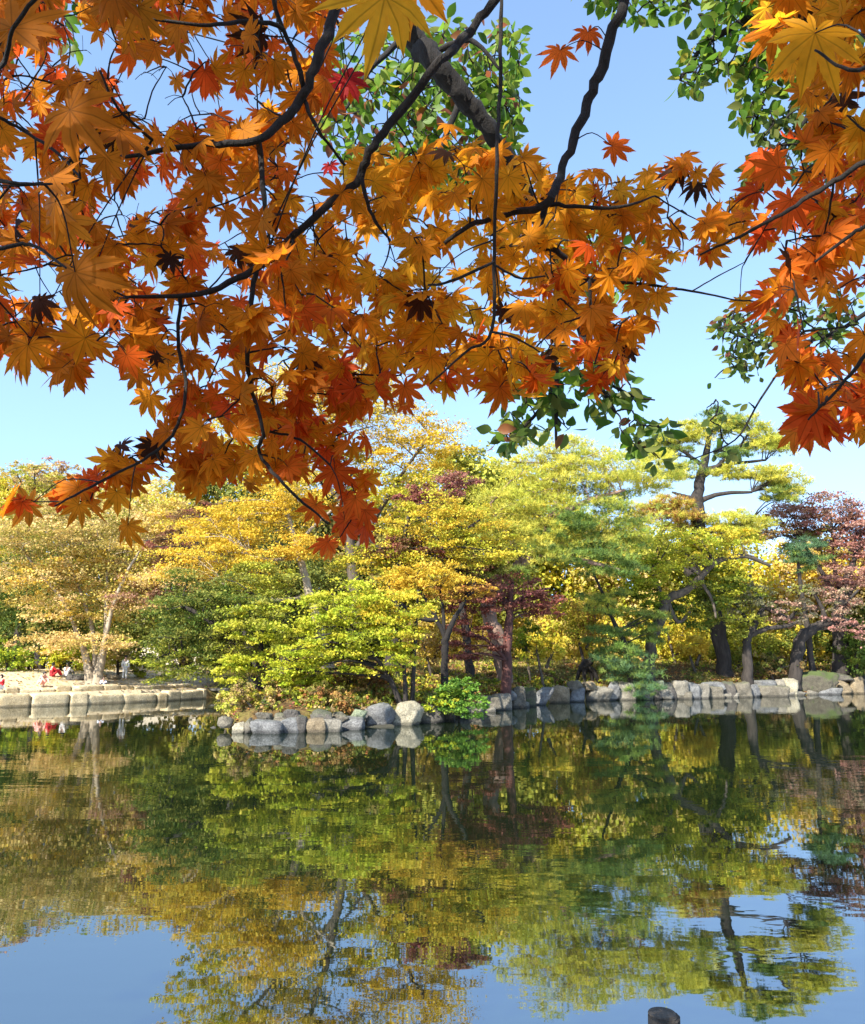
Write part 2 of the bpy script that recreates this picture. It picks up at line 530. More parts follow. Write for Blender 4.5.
def tree(name, label, cat, D, trunks, regions, style='maple', bark=None, group=None, limbs=True, dens=1.0, leaf=None, twig=True, stemname='trunk'):
    """trunks: list of [(px, py, width_px, dD)...] from the ground up (the first one starts at the ground);
    regions: (px, py, rx, ry, pads, pad_radius_px, palette[, style[, dD]])"""
    bark = bark or M_BARK_DARK
    by = D + trunks[0][0][3]; bx = at(trunks[0][0][0], trunks[0][0][1], by).x
    base = Vector((bx, by, gz(bx, by)))
    root = empty(name, base, label, cat, group)
    spine = []
    for ti, tr in enumerate(trunks):
        pts, rad = [], []
        for k, (px, py, w, dD) in enumerate(tr):
            p = at(px, py, D + dD)
            if k == 0 and (ti == 0 or py > 9000 or (p.z - gz(p.x, p.y)) < 0.6):
                p.z = gz(p.x, p.y) - 0.15
            pts.append(p); rad.append(w / F * (D + dD) * 0.5)
        if ti == 0 or trunks[ti][0][1] > trunks[0][0][1] - 4:
            pts.insert(0, pts[0] - Vector((0, 0, 0.12))); rad[0] *= 1.05; rad.insert(0, rad[0] * 1.28)
        tb = Tube()
        Q = tb.add(pts, rad, sides=9, wob=0.16, fine=6)
        tb.build(stemname, bark, root)
        m = len(Q)
        spine += [(q, lerp(rad[0], rad[-1], i / m)) for i, q in enumerate(Q)]
    parts = []
    limb_tubes = []
    for reg in regions:
        px, py, rx, ry, npads, prpx, pal = reg[:7]
        st = reg[7] if len(reg) > 7 else style
        dD = reg[8] if len(reg) > 8 else 0.0
        Dr = D + dD
        c0 = at(px, py, Dr)
        RX, RZ = rx / F * Dr, ry / F * Dr
        PR = prpx / F * Dr
        RY = min(RX, max(RZ, PR) * 1.3)
        size = leaf or LEAF_PX * Dr / F
        nl = int(math.pi * rx * ry * 0.62 * dens * DENS) + npads * 40
        placed = []
        if st == 'maple': npads = int(npads * 1.5); PR *= .82
        for k in range(npads):
            best, bd = None, -1
            for _ in range(14):
                d = Vector(unit(RNG.normal(0, 1, 3))) * (random.random() ** 0.4)
                q = Vector((d.x * max(RX - PR * 0.7, RX * .2), d.y * max(RY - PR * .5, RY * .2), d.z * max(RZ - PR * .12, RZ * .3)))
                dd = min([((q - o) * Vector((1, 1, 1)) + Vector((0, 0, (q - o).z * 1.5))).length for o in placed] or [9e9])
                if dd > bd: best, bd = q, dd
            placed.append(best)
            c = c0 + best
            prk = PR * random.uniform(0.75, 1.25)
            pz = prk * (0.30 if st == 'maple' else 0.34 if st == 'pine' else RZ / max(RX, 1e-3) if npads == 1 else 0.75)
            pz = min(pz, RZ * 1.1)
            pad_leaves(c, prk, pz, nl // npads, pal, st, size, parts)
            if limbs:
                # limb from the nearest stem point below the pad
                sp = min(spine, key=lambda s: (s[0] - c).length + max(0, s[0].z - c.z + 0.2) * 2.5)
                a, ar = sp
                ln = (c - a).length
                if ln > 0.25:
                    mid = a.lerp(c, 0.5) + Vector((random.uniform(-.1, .1) * ln, random.uniform(-.1, .1) * ln, ln * random.uniform(-0.02, 0.14)))
                    r0 = min(ar * 0.6, 0.018 * ln + 0.02)
                    tb = Tube()
                    under = Vector((0, 0, -pz * 0.15))
                    tb.add([a, mid, c + under], [r0, r0 * 0.66, r0 * 0.3], sides=6, wob=0.3, fine=5)
                    for _ in range(5 if twig else 0):
                        th = random.uniform(0, 6.283); rr = prk * random.uniform(.5, .95)
                        e = c + Vector((math.cos(th) * rr, math.sin(th) * rr, -pz * 0.3))
                        s = mid.lerp(c + under, random.uniform(0.5, 1))
                        tb.add([s, s.lerp(e, .5) + Vector((0, 0, rr * .08)), e], [r0 * .32, r0 * .22, r0 * .1], sides=4, wob=0.3, fine=2)
                    limb_tubes.append(tb)
    for tb in limb_tubes[:40]:
        tb.build('limb', bark, root)
    V, Q, C = join(parts) if all(p[1].shape[1] == 3 for p in parts) else None
    me = fast_mesh('foliage', V, Q, C)
    link('foliage', me, M_NEEDLE if style == 'pine' else M_LEAF, root)
    return root


build_ground()
build_water()

# ---- across the water on the left: the sandy bank
tree('maple_tree', 'wide tan and yellow maple with pale forked trunks on the sandy bank', 'tree', 45,
     [[(92, 687, 13, 0), (88, 665, 8, .1), (80, 640, 5, .2), (62, 600, 3.5, .2), (30, 560, 2.4, 0), (8, 530, 1.5, 0)],
      [(97, 688, 12, -.3), (101, 662, 8, -.2), (106, 632, 5, 0), (107, 590, 3.6, .3), (108, 555, 2, .5)],
      [(94, 686, 9, .3), (95, 650, 5, .3), (90, 620, 4, .4), (76, 580, 2.5, .8), (60, 540, 1.6, 1)],
      [(101, 662, 5, -.2), (112, 610, 4, -.6), (128, 570, 2.6, -1), (148, 540, 1.5, -1.5)]],
     [(85, 530, 112, 42, 24, 34, ['tan', 'tan', 'olive']), (70, 585, 95, 38, 18, 30, ['tan', 'tan', 'gold', 'olive']), (75, 640, 62, 12, 6, 27, 'tan', 'maple', -1),
      (165, 535, 50, 48, 10, 26, ['tan', 'yellow']), (150, 590, 45, 26, 7, 22, ['tan', 'pink'], 'maple', -.6)], bark=M_BARK_PALE)
tree('maple_tree', 'yellow green maple crown rising behind the tan maple at the edge of the picture', 'tree', 56,
     [[(18, 664, 12, 0), (22, 610, 9, 0), (28, 560, 6, 0), (30, 510, 3, 0)]],
     [(15, 525, 62, 48, 14, 28, ['yellowgreen', 'yellow']), (30, 480, 50, 18, 6, 24, ['tan', 'yellowgreen'])], bark=M_BARK_DARK)
tree('cherry_tree', 'half bare rosy treetop peeking above the tan maple', 'tree', 62,
     [[(62, 664, 10, 0), (60, 590, 7, 0), (58, 520, 4, 0), (55, 480, 2, 0)]],
     [(52, 476, 40, 17, 12, 13, ['mauve', 'tan'], 'maple')], bark=M_BARK_DARK, dens=.5)
tree('broadleaf_tree', 'dark green tree with blackish trunks in the shade behind the sandy bank', 'tree', 53,
     [[(40, 664, 9, 0), (36, 620, 6, 0), (22, 585, 4, 0), (2, 560, 2, 0)], [(42, 662, 7, .3), (48, 620, 5, 0), (54, 585, 3, 0)]],
     [(20, 598, 55, 40, 9, 28, ['darkgreen', 'green'], 'bush'), (75, 615, 60, 34, 8, 26, ['darkgreen', 'olive'], 'bush')], bark=M_BARK_DARK)
tree('shrub', 'rounded bright green bush at the far edge of the sandy bank', 'bush', 47.5,
     [[(8, 672, 3, 0), (6, 655, 2, 0)], [(9, 672, 3, 0), (16, 655, 2, 0)]], [(4, 659, 24, 15, 4, 16, ['lime', 'fern'], 'bush')], dens=1.3, stemname='stem')
tree('shrub', 'low yellow green hedge bush behind the seated people', 'bush', 50,
     [[(62, 668, 3, 0), (58, 655, 2, 0)], [(66, 668, 3, 0), (74, 655, 2, 0)]], [(62, 656, 26, 12, 5, 13, ['lime', 'yellow'], 'bush'), (92, 655, 20, 11, 3, 12, ['yellowgreen', 'lime'], 'bush')], dens=1.2, stemname='stem')
tree('shrub', 'brown and grey dry bush between two green bushes', 'bush', 49.5,
     [[(29, 668, 3, 0), (28, 655, 2, 0)]], [(28, 661, 13, 10, 3, 9, ['brown', 'olive'], 'bush')], dens=1.2, stemname='stem')
tree('shrub', 'yellow leafed bush beside the pale forked trunks', 'bush', 49,
     [[(118, 672, 3, 0), (118, 655, 2, 0)]], [(116, 653, 22, 14, 4, 13, ['tan', 'yellowgreen'], 'bush'), (146, 662, 18, 14, 3, 11, ['olive', 'yellowgreen'], 'bush', 1)], dens=1.2, stemname='stem')

# ---- the wooded point
tree('broadleaf_tree', 'dark green broadleaf tree overhanging the water at the tip of the point', 'tree', 31,
     [[(262, 700, 11, 1), (245, 660, 8, .8), (215, 625, 6, .3), (180, 605, 3, 0)], [(258, 672, 6, .8), (262, 630, 5, .8), (255, 595, 3, .6)],
      [(240, 655, 5, .8), (205, 650, 4, 0), (165, 655, 2.4, -.3)]],
     [(205, 610, 70, 40, 13, 27, ['darkgreen', 'green', 'olive', 'olive'], 'maple'), (178, 655, 48, 26, 8, 22, ['darkgreen', 'olive', 'yellowgreen'], 'maple'),
      (240, 640, 50, 36, 8, 24, ['darkgreen', 'olive', 'yellowgreen', 'brown'], 'maple', .6), (255, 580, 45, 26, 6, 24, ['olive', 'yellowgreen'], 'maple', 1.5)], bark=M_BARK_DARK, dens=1.1)
tree('maple_tree', 'lime yellow young maple with thin stems leaning over the pale stones', 'tree', 29,
     [[(402, 692, 6, .5), (388, 676, 5, .4), (374, 655, 3.6, .2), (350, 625, 2.5, 0), (318, 605, 1.6, -.2)],
      [(412, 692, 5, .7), (414, 660, 4, .7), (416, 625, 3, .7), (418, 590, 2, .7)],
      [(406, 694, 5, .5), (404, 665, 3.6, .5), (398, 630, 2.8, .5), (390, 600, 1.6, .5)]],
     [(350, 610, 62, 32, 13, 24, ['lime', 'yellowgreen']), (310, 650, 58, 30, 11, 22, ['lime', 'yellowgreen'], 'maple', -.3),
      (395, 615, 42, 34, 9, 22, ['lime', 'yellow']), (262, 625, 55, 22, 7, 22, ['yellowgreen', 'lime', 'olive'], 'maple', .2),
      (300, 682, 20, 16, 4, 11, ['lime'], 'maple', -.8), (235, 665, 30, 16, 4, 15, ['lime', 'yellowgreen'], 'maple', -.2), (380, 652, 40, 22, 6, 17, ['lime', 'yellowgreen'], 'maple', -.2)], bark=M_BARK_DARK, leaf=.115, dens=1.0)
tree('maple_tree', 'golden maple with flat layered boughs and a pale leaning trunk', 'tree', 35,
     [[(330, 664, 13, 1), (318, 625, 10, .6), (309, 590, 8.5, .3), (300, 560, 7, 0), (292, 530, 5, 0), (285, 500, 3, 0)],
      [(309, 596, 4, .2), (280, 600, 3.4, -.6), (250, 594, 2.6, -1), (225, 586, 1.5, -1.2)], [(298, 556, 4, 0), (275, 560, 3, -.6), (250, 556, 2, -.8)],
      [(296, 545, 4, 0), (320, 520, 3, 0), (345, 500, 2, 0)]],
     [(245, 520, 72, 26, 13, 30, ['gold', 'yellow', 'yellow']), (222, 556, 68, 26, 12, 30, ['gold', 'yellow'], 'maple', -.6), (290, 490, 48, 28, 8, 28, ['gold', 'yellow']),
      (180, 575, 48, 12, 5, 24, ['gold', 'tan'], 'maple', -.8), (300, 545, 45, 14, 4, 24, ['gold'], 'maple', -1)], bark=M_BARK_PALE)
tree('maple_tree', 'purple brown maple half hidden behind the golden maple', 'tree', 41,
     [[(262, 664, 9, 0), (240, 610, 7, 0), (215, 555, 5, 0), (200, 520, 3, 0)]],
     [(205, 520, 38, 22, 8, 17, ['maroon', 'brown']), (172, 548, 30, 18, 6, 15, ['maroon', 'brown']), (230, 545, 30, 26, 5, 18, ['brown', 'darkgreen'])], bark=M_BARK_DARK)
tree('maple_tree', 'tall bright yellow maple whose airy top rises behind the orange leaves', 'tree', 44,
     [[(352, 660, 17, 0), (356, 610, 14, 0), (352, 560, 11, 0), (345, 510, 8, 0), (335, 460, 5.5, 0), (320, 410, 3, 0)],
      [(352, 555, 6, 0), (380, 510, 5, 0), (405, 470, 3.4, 0), (430, 435, 2, 0)], [(345, 505, 5, 0), (310, 470, 4, 0), (270, 430, 2.4, 0), (240, 400, 1.5, 0)]],
     [(320, 395, 95, 52, 22, 32, ['yellow', 'tan', 'yellow']), (415, 440, 68, 36, 14, 30, ['yellow', 'gold']), (245, 440, 62, 40, 11, 28, ['yellow', 'yellowgreen']),
      (395, 490, 55, 28, 8, 28, ['yellow', 'yellowgreen']), (330, 470, 60, 36, 10, 28, ['yellow', 'olive'], 'maple', 1)], bark=M_BARK_BROWN, dens=.8)
tree('broadleaf_tree', 'shadowy dark green tree filling the gap behind the pale leaning trunk', 'tree', 46,
     [[(285, 662, 12, 0), (288, 600, 9, 0), (290, 550, 5, 0)]],
     [(300, 585, 70, 38, 10, 30, ['darkgreen', 'olive'], 'bush'), (200, 600, 60, 45, 9, 30, ['darkgreen', 'green'], 'bush'), (250, 560, 60, 30, 7, 30, ['darkgreen', 'olive'], 'bush', 1)], bark=M_BARK_DARK)
tree('maple_tree', 'yellow maple with a thick black trunk near the middle of the point', 'tree', 36,
     [[(393, 663, 15, 0), (393, 640, 13, 0), (396, 610, 11, 0), (398, 575, 8, 0), (404, 540, 5, 0), (410, 510, 3, 0)],
      [(398, 572, 5, 0), (440, 545, 4, 0), (480, 520, 2, 0)], [(398, 565, 5, 0), (370, 540, 3.4, 0), (350, 520, 2, 0)]],
     [(440, 520, 78, 24, 13, 28, ['yellow', 'yellowgreen', 'gold']), (385, 560, 62, 22, 9, 26, ['yellow', 'yellowgreen']), (480, 548, 55, 20, 7, 24, ['yellow', 'yellowgreen']),
      (420, 580, 52, 14, 6, 22, ['yellow', 'gold'], 'maple', -1)], bark=M_BARK_DARK)
tree('maple_tree', 'small fan shaped maple with a bare dark trunk on the leaf strewn slope', 'tree', 33,
     [[(445, 671, 8, 0), (445, 650, 7, 0), (446, 638, 7, 0), (455, 618, 4.5, 0), (466, 598, 3, .1), (476, 580, 1.8, .2)],
      [(446, 640, 5.5, 0), (436, 618, 4, 0), (425, 598, 3, -.1), (414, 582, 1.8, -.2)], [(444, 634, 4, 0), (443, 610, 3.2, .2), (440, 590, 2, .3)],
      [(438, 620, 4.5, 0), (420, 618, 4.5, 0), (404, 606, 3, 0), (390, 592, 1.8, 0)], [(450, 628, 4, .2), (462, 606, 3, .3), (470, 590, 2, .5)]],
     [(430, 576, 56, 16, 10, 20, ['gold', 'yellow']), (455, 590, 42, 10, 5, 16, ['gold', 'rust']), (400, 590, 30, 10, 3, 16, ['gold'])], bark=M_BARK_BLACK)
tree('maple_tree', 'dark wine red maple with a slim reddish trunk on the middle of the point', 'tree', 38,
     [[(505, 672, 12, 0), (507, 652, 9.5, 0), (509, 625, 8.5, 0), (510, 600, 7, 0), (512, 582, 4.5, 0)],
      [(508, 606, 5, 0), (530, 594, 3.5, 0), (550, 588, 2, 0)], [(508, 602, 5, 0), (488, 592, 3.6, 0), (462, 584, 2, 0)], [(506, 660, 4, -.2), (486, 640, 3, -.4), (464, 632, 2, -.6)]],
     [(500, 594, 56, 18, 11, 20, ['maroon', 'red']), (545, 605, 24, 15, 4, 15, ['maroon']), (472, 640, 34, 22, 7, 15, ['red', 'maroon'], 'maple', -.6), (462, 600, 26, 18, 4, 16, ['maroon', 'red'], 'maple', -.2)], bark=M_BARK_RED)
tree('maple_tree', 'maroon maple seen through gaps between the yellow crowns', 'tree', 42,
     [[(470, 664, 9, 0), (462, 600, 7, 0), (452, 540, 5, 0), (446, 500, 3, 0)]],
     [(432, 494, 42, 16, 6, 18, ['maroon', 'red'], 'maple', -4), (400, 545, 46, 14, 6, 18, ['maroon', 'brown'], 'maple', -6.5), (455, 482, 26, 14, 4, 16, ['pink', 'red'], 'maple', -2.6), (470, 570, 50, 22, 6, 22, ['maroon', 'brown'])], bark=M_BARK_DARK)
tree('pine_tree', 'broad fluffy yellow green pine with a leaning pinkish trunk', 'tree', 43,
     [[(506, 664, 16, 0), (498, 640, 15, 0), (488, 612, 14, .3), (494, 590, 13, .5), (518, 568, 12, .5), (540, 540, 10, .3), (556, 505, 7, 0), (566, 465, 4, 0)],
      [(525, 562, 7, .5), (505, 530, 5, 0), (490, 505, 3, -.4)], [(548, 520, 7, 0), (590, 500, 5, -.5), (625, 490, 2.5, -.8)], [(530, 552, 7, 0), (580, 560, 5, -.8), (620, 570, 2.5, -1.2)]],
     [(560, 468, 78, 34, 22, 27, ['pineyellow']), (515, 520, 52, 40, 16, 25, ['pineyellow']), (600, 520, 62, 40, 18, 26, ['pineyellow', 'pinegreen']),
      (552, 548, 28, 18, 5, 16, ['pinegreen', 'pineyellow'], 'pine', -1.5), (575, 522, 24, 12, 4, 15, ['pinegreen'], 'pine', -1.7), (605, 558, 46, 18, 8, 19, ['pinegreen'], 'pine', -.8), (640, 470, 40, 30, 9, 22, ['pineyellow'], 'pine', .5), (500, 572, 34, 14, 4, 17, ['pinegreen', 'olive'], 'pine', -.4)],
     style='pine', bark=M_BARK_PINK, dens=1.6)
tree('pine_tree', 'tall black trunked pine with flat needle clouds against the sky', 'tree', 53,
     [[(724, 642, 15, 0), (715, 618, 14.5, 0), (704, 592, 14, 0), (692, 570, 14, 0), (698, 548, 14, 0), (699, 515, 14, 0), (698, 495, 12, 0), (703, 470, 9, 0), (708, 445, 6, 0), (712, 420, 3.5, 0)],
      [(698, 532, 7, 0), (725, 528, 6, 0), (750, 522, 3, -.4)], [(699, 502, 6, 0), (720, 494, 4.5, -.4), (752, 492, 2.5, -.7)], [(698, 500, 6, 0), (684, 496, 4, 0), (672, 492, 2, 0)],
      [(704, 470, 5, 0), (730, 464, 4, .2), (766, 460, 2, .4)], [(702, 478, 5, 0), (722, 462, 4, 0), (740, 446, 2.4, 0), (750, 430, 1.6, 0)], [(703, 466, 5, 0), (684, 452, 3.4, 0), (664, 440, 2, 0)]],
     [(690, 432, 34, 11, 8, 16, ['pineyellow']), (735, 424, 34, 12, 8, 16, ['pineyellow', 'pinegreen']), (768, 444, 34, 13, 8, 17, ['pineyellow']), (772, 476, 36, 12, 8, 17, ['pineyellow']),
      (782, 494, 28, 10, 5, 15, ['pineyellow', 'pinegreen']), (664, 446, 26, 14, 6, 15, ['pineyellow', 'pinegreen']), (735, 470, 26, 8, 4, 14, ['pineyellow']), (680, 470, 22, 10, 4, 14, ['pinegreen', 'pineyellow']),
      (712, 416, 12, 8, 3, 9, ['pinegreen']), (738, 526, 42, 18, 9, 18, ['pineyellow']), (672, 512, 42, 20, 9, 20, ['pineyellow', 'rust']), (730, 452, 18, 8, 3, 12, ['pinegreen'])],
     style='pine', bark=M_BARK_DARK, dens=2.8)
tree('maple_tree', 'green and yellow maple with a pale bent bough above a leaning dark trunk', 'tree', 49,
     [[(648, 664, 11.5, 0), (652, 640, 10.5, 0), (661, 618, 10.5, 0), (667, 600, 9.5, 0), (690, 588, 7, -.3), (705, 572, 6.5, -.4), (722, 559, 6, -.4), (748, 557, 4.5, -.3), (770, 566, 3, 0)],
      [(664, 604, 8, 0), (658, 588, 5, 0), (652, 572, 3, 0)], [(668, 602, 5, 0), (678, 622, 4, 0.2), (690, 612, 3, .4)], [(700, 580, 4, -.4), (712, 600, 3, -.6), (716, 618, 2, -.8)]],
     [(680, 545, 58, 24, 12, 24, ['pineyellow', 'lime', 'yellowgreen']), (720, 540, 48, 18, 8, 22, ['lime', 'yellow']), (640, 570, 40, 24, 8, 20, ['lime', 'yellowgreen']), (715, 585, 50, 22, 9, 20, ['olive', 'green', 'lime'], 'maple', .6),
      (700, 610, 40, 18, 6, 18, ['green', 'olive'], 'maple', 1), (640, 600, 26, 20, 5, 15, ['green', 'lime'], 'maple', -.3)], bark=M_BARK_BROWN)
tree('pine_tree', 'drooping dark green young pine hanging over the stone shore', 'tree', 46,
     [[(632, 674, 6, .3), (626, 650, 5, .3), (614, 622, 4, .3), (602, 592, 3, .3), (592, 570, 2, .3)]],
     [(625, 664, 34, 18, 10, 17, ['pinegreen', 'pineblue']), (612, 640, 30, 16, 7, 15, ['pinegreen']), (605, 605, 28, 18, 7, 14, ['pinegreen', 'pineyellow']), (640, 684, 20, 12, 5, 11, ['pinegreen', 'pineblue'], 'pine', -.8), (650, 622, 20, 22, 5, 13, ['pinegreen', 'olive'], 'pine', .4)],
     style='pine', bark=M_BARK_DARK, dens=1.5)
tree('maple_tree', 'sparse grey green maple with a twisted dark trunk at the stone edge', 'tree', 51,
     [[(747, 671, 11, 0), (747, 650, 8.5, 0), (748, 638, 8, 0), (756, 622, 6, 0), (762, 606, 5, 0), (754, 590, 4, 0), (750, 574, 2.5, 0)],
      [(749, 636, 6, 0), (768, 628, 4.5, -.3), (788, 626, 3.6, -.3), (806, 616, 2, -.4)], [(762, 606, 5, 0), (776, 612, 5, .2), (790, 618, 4, .3), (800, 600, 2.4, .4)], [(752, 628, 4, 0), (738, 606, 3, .3), (728, 592, 2, .4)]],
     [(752, 596, 58, 18, 10, 18, ['grey', 'olive']), (790, 610, 34, 16, 6, 15, ['grey', 'mauve']), (735, 620, 30, 16, 5, 14, ['olive', 'yellowgreen'])], bark=M_BARK_DARK, dens=.6)
tree('maple_tree', 'nearly bare tree whose thick trunk leans far over to one side', 'tree', 53,
     [[(792, 656, 12.5, 0), (800, 642, 11.5, 0), (812, 630, 9.5, 0), (826, 623, 8.5, 0), (845, 622, 7, 0), (862, 628, 4, 0)],
      [(826, 624, 6, 0), (822, 608, 4, 0), (812, 590, 2.6, 0)], [(838, 622, 5, 0), (846, 604, 3.4, 0), (858, 590, 2, 0)]],
     [(835, 600, 40, 16, 7, 15, ['grey', 'mauve']), (850, 626, 30, 14, 5, 14, ['mauve', 'pink'], 'maple', -.6)], bark=M_BARK_DARK, dens=.6)
tree('maple_tree', 'large pinkish red maple at the far end of the stone shore', 'tree', 56,
     [[(838, 668, 17, 0), (840, 640, 14, 0), (838, 612, 11, 0), (842, 590, 9, 0), (852, 565, 6, 0), (860, 540, 3, 0)],
      [(839, 606, 7, 0), (826, 580, 5, 0), (812, 556, 3.4, 0), (798, 535, 2, 0)], [(841, 594, 5, 0), (834, 565, 4, .3), (832, 530, 2, .4)], [(842, 600, 5, 0), (868, 570, 4, 0), (890, 540, 2, 0)]],
     [(820, 512, 62, 22, 13, 22, ['mauve', 'pink', 'red', 'brown']), (860, 535, 46, 32, 10, 20, ['red', 'pink', 'mauve']), (768, 528, 42, 14, 7, 18, ['pink', 'rust', 'tan']), (850, 575, 36, 18, 6, 17, ['mauve', 'pink'], 'maple', -.8), (905, 540, 50, 40, 9, 22, ['pink', 'red']), (815, 545, 36, 22, 6, 17, ['maroon', 'olive'], 'maple', .6)], bark=M_BARK_DARK)
tree('pine_tree', 'blue green pine clump tucked under the pinkish red crown', 'tree', 53.5,
     [[(812, 662, 7, .6), (806, 620, 5, .4), (800, 580, 4, .2), (796, 548, 2, 0)]],
     [(800, 545, 24, 10, 5, 13, ['pineblue']), (808, 560, 24, 12, 5, 13, ['pineblue', 'pinegreen'])], style='pine', bark=M_BARK_DARK, dens=1.4)
tree('shrub', 'dark green rounded shrub at the foot of the pinkish red maple', 'bush', 55,
     [[(856, 672, 4, 0), (856, 650, 3, 0)]], [(858, 650, 22, 22, 6, 14, ['darkgreen', 'green'], 'bush')], dens=1.3, stemname='stem')

# low shrubs under the trees
for (label, px, py, rx, ry, D, pal) in [
    ('bright yellow shrub on the slope right of the red trunk', 545, 650, 28, 15, 43, ['yellow', 'yellowgreen']),
    ('pale yellow shrub behind the fan shaped maple', 432, 640, 30, 20, 39, ['yellow', 'tan']),
    ('small green shrub behind the red trunk', 530, 640, 16, 14, 45, ['green', 'lime']),
    ('golden yellow shrub between the two leaning dark trunks', 695, 650, 24, 12, 52.5, ['gold', 'yellow']),
    ('yellow green thicket behind the twisted trunk', 735, 640, 40, 22, 57, ['yellowgreen', 'olive']),
    ('green yellow thicket left of the black pine trunk', 675, 632, 26, 20, 57.5, ['yellowgreen', 'yellow']),
    ('mottled green shrub under the leaning bare tree', 800, 645, 32, 18, 58, ['green', 'yellow', 'olive']),
    ('sunlit yellow shrub between the fluffy pine and the young pine', 585, 620, 36, 26, 50, ['yellow', 'rust', 'yellowgreen']),
    ('dark shrub beneath the leaning trunk at the stone edge', 775, 664, 30, 9, 53, ['brown', 'darkgreen']),
    ('tawny shrub at the tip of the point above the first stones', 255, 700, 34, 14, 26.8, ['brown', 'yellowgreen', 'tan']),
    ('brown and green undergrowth bush behind the wide flat stone', 320, 700, 34, 14, 27.6, ['brown', 'olive', 'rust']),
    ('orange brown bush behind the lime maple stems', 360, 680, 36, 18, 30.5, ['rust', 'olive', 'brown']),
    ('yellow bush hanging to the water at the tip of the point', 228, 702, 13, 11, 28.4, ['yellowgreen', 'tan', 'olive']),
]:
    ox = rx * 0.3
    tree('shrub', label, 'bush', D, [[(px, py + ry, 3, 0), (px - ox, py, 2, 0)], [(px + 2, py + ry, 3, 0), (px + ox, py, 2, 0)]],
         [(px, py, rx, ry, 5, min(rx, ry) * .85, pal, 'bush')], dens=1.15, stemname='stem', bark=M_BARK_BROWN)
tree('fern_bush', 'fresh green feathery bush spilling over the boulders to the water', 'bush', 29.6,
     [[(458, 700, 3, .3), (462, 685, 2, .2)], [(455, 700, 3, .3), (440, 690, 2, 0)], [(460, 700, 3, .3), (476, 690, 2, 0)]],
     [(460, 688, 24, 12, 6, 14, ['fern']), (446, 698, 26, 10, 5, 13, ['fern', 'lime'], 'maple', -.3), (468, 703, 24, 11, 5, 13, ['fern'], 'maple', -.5)], leaf=.12, dens=1.3, stemname='stem')

# the wood behind
WOOD = [
    (20, 66, 500, 40, ['olive', 'tan'], 'olive and tan crown of the wood behind the sandy bank'),
    (105, 68, 505, 46, ['tan', 'yellowgreen'], 'sandy yellow crown of the wood straight behind the pale forked trunks'),
    (185, 66, 500, 48, ['yellowgreen', 'tan'], 'yellow green crown in the wood behind the purple brown maple'),
    (262, 64, 490, 50, ['olive', 'darkgreen'], 'deep olive crown in the wood behind the golden maple'),
    (330, 66, 515, 50, ['darkgreen', 'brown'], 'dark brownish crown in the wood behind the tall yellow maple'),
    (405, 64, 505, 45, ['brown', 'olive'], 'brown olive crown in the wood behind the black trunk'),
    (470, 62, 470, 42, ['olive', 'pineyellow'], 'olive crown in the wood left of the fluffy pine'),
    (540, 66, 500, 50, ['yellowgreen', 'yellow'], 'greenish yellow crown in the wood behind the fluffy pine'),
    (612, 64, 545, 45, ['yellowgreen', 'tan'], 'pale tan green crown in the wood right of the fluffy pine'),
    (668, 66, 548, 42, ['pineyellow', 'yellowgreen'], 'yellowish green crown in the wood behind the pale bent bough'),
    (735, 68, 560, 45, ['yellow', 'yellowgreen'], 'bright yellow green crown in the wood behind the black trunked pine'),
    (805, 66, 570, 48, ['yellow', 'tan'], 'sunny yellow crown in the wood behind the pinkish red maple'),
    (880, 66, 560, 50, ['rust', 'olive'], 'rust olive crown in the wood at the end of the shore'),
    (-60, 60, 500, 50, ['tan', 'yellowgreen'], 'tan green crown in the wood beyond the end of the sandy bank'),
    (960, 62, 540, 55, ['olive', 'rust'], 'olive rust crown in the wood past the pinkish red maple'),
]
for (px, D, cy, w, pal, label) in WOOD:
    tree('woodland_tree', label, 'tree', D, [[(px, 655, 12, 0), (px + 4, 610, 10, 0), (px - 3, 560, 7, 0), (px, cy, 4, 0)]],
         [(px, cy + 18, w + 16, 34, 7, 36, pal, 'bush'), (px, cy + 72, w + 20, 34, 6, 36, pal, 'bush'), (px + 6, cy + 128, w + 14, 30, 4, 34, pal, 'bush')],
         bark=M_BARK_BROWN, group='trees of the wood behind the point', dens=.95, leaf=.34, twig=False)
for k, (px, D, rx, pal, label) in enumerate([
    (470, 60, 60, ['yellow', 'tan'], 'sunlit tan hedge of the wood edge behind the red trunk'), (570, 60, 60, ['yellow', 'yellowgreen', 'tan'], 'sunlit yellow hedge of the wood edge right of the red trunk'),
    (670, 63, 60, ['yellow', 'yellowgreen'], 'yellow hedge of the wood edge behind the leaning dark trunk'), (770, 64, 60, ['yellow', 'yellowgreen', 'tan'], 'yellow hedge of the wood edge behind the twisted trunk'),
    (850, 64, 50, ['olive', 'green'], 'olive hedge of the wood edge behind the pinkish red maple'), (350, 57, 70, ['olive', 'darkgreen'], 'dark hedge of the wood edge behind the black trunk'),
    (240, 57, 60, ['darkgreen', 'olive'], 'dark hedge of the wood edge behind the golden maple'), (70, 60, 90, ['darkgreen', 'olive'], 'dark hedge of the wood edge behind the sandy bank')]):
    tree('shrub', label, 'bush', D, [[(px, 660, 4, 0), (px, 640, 3, 0)], [(px + 20, 660, 4, 0), (px + 24, 640, 3, 0)]], [(px, 634, rx, 26, 8, 24, pal, 'bush')], dens=.9, leaf=.3, stemname='stem', group='hedges along the wood edge', limbs=False)
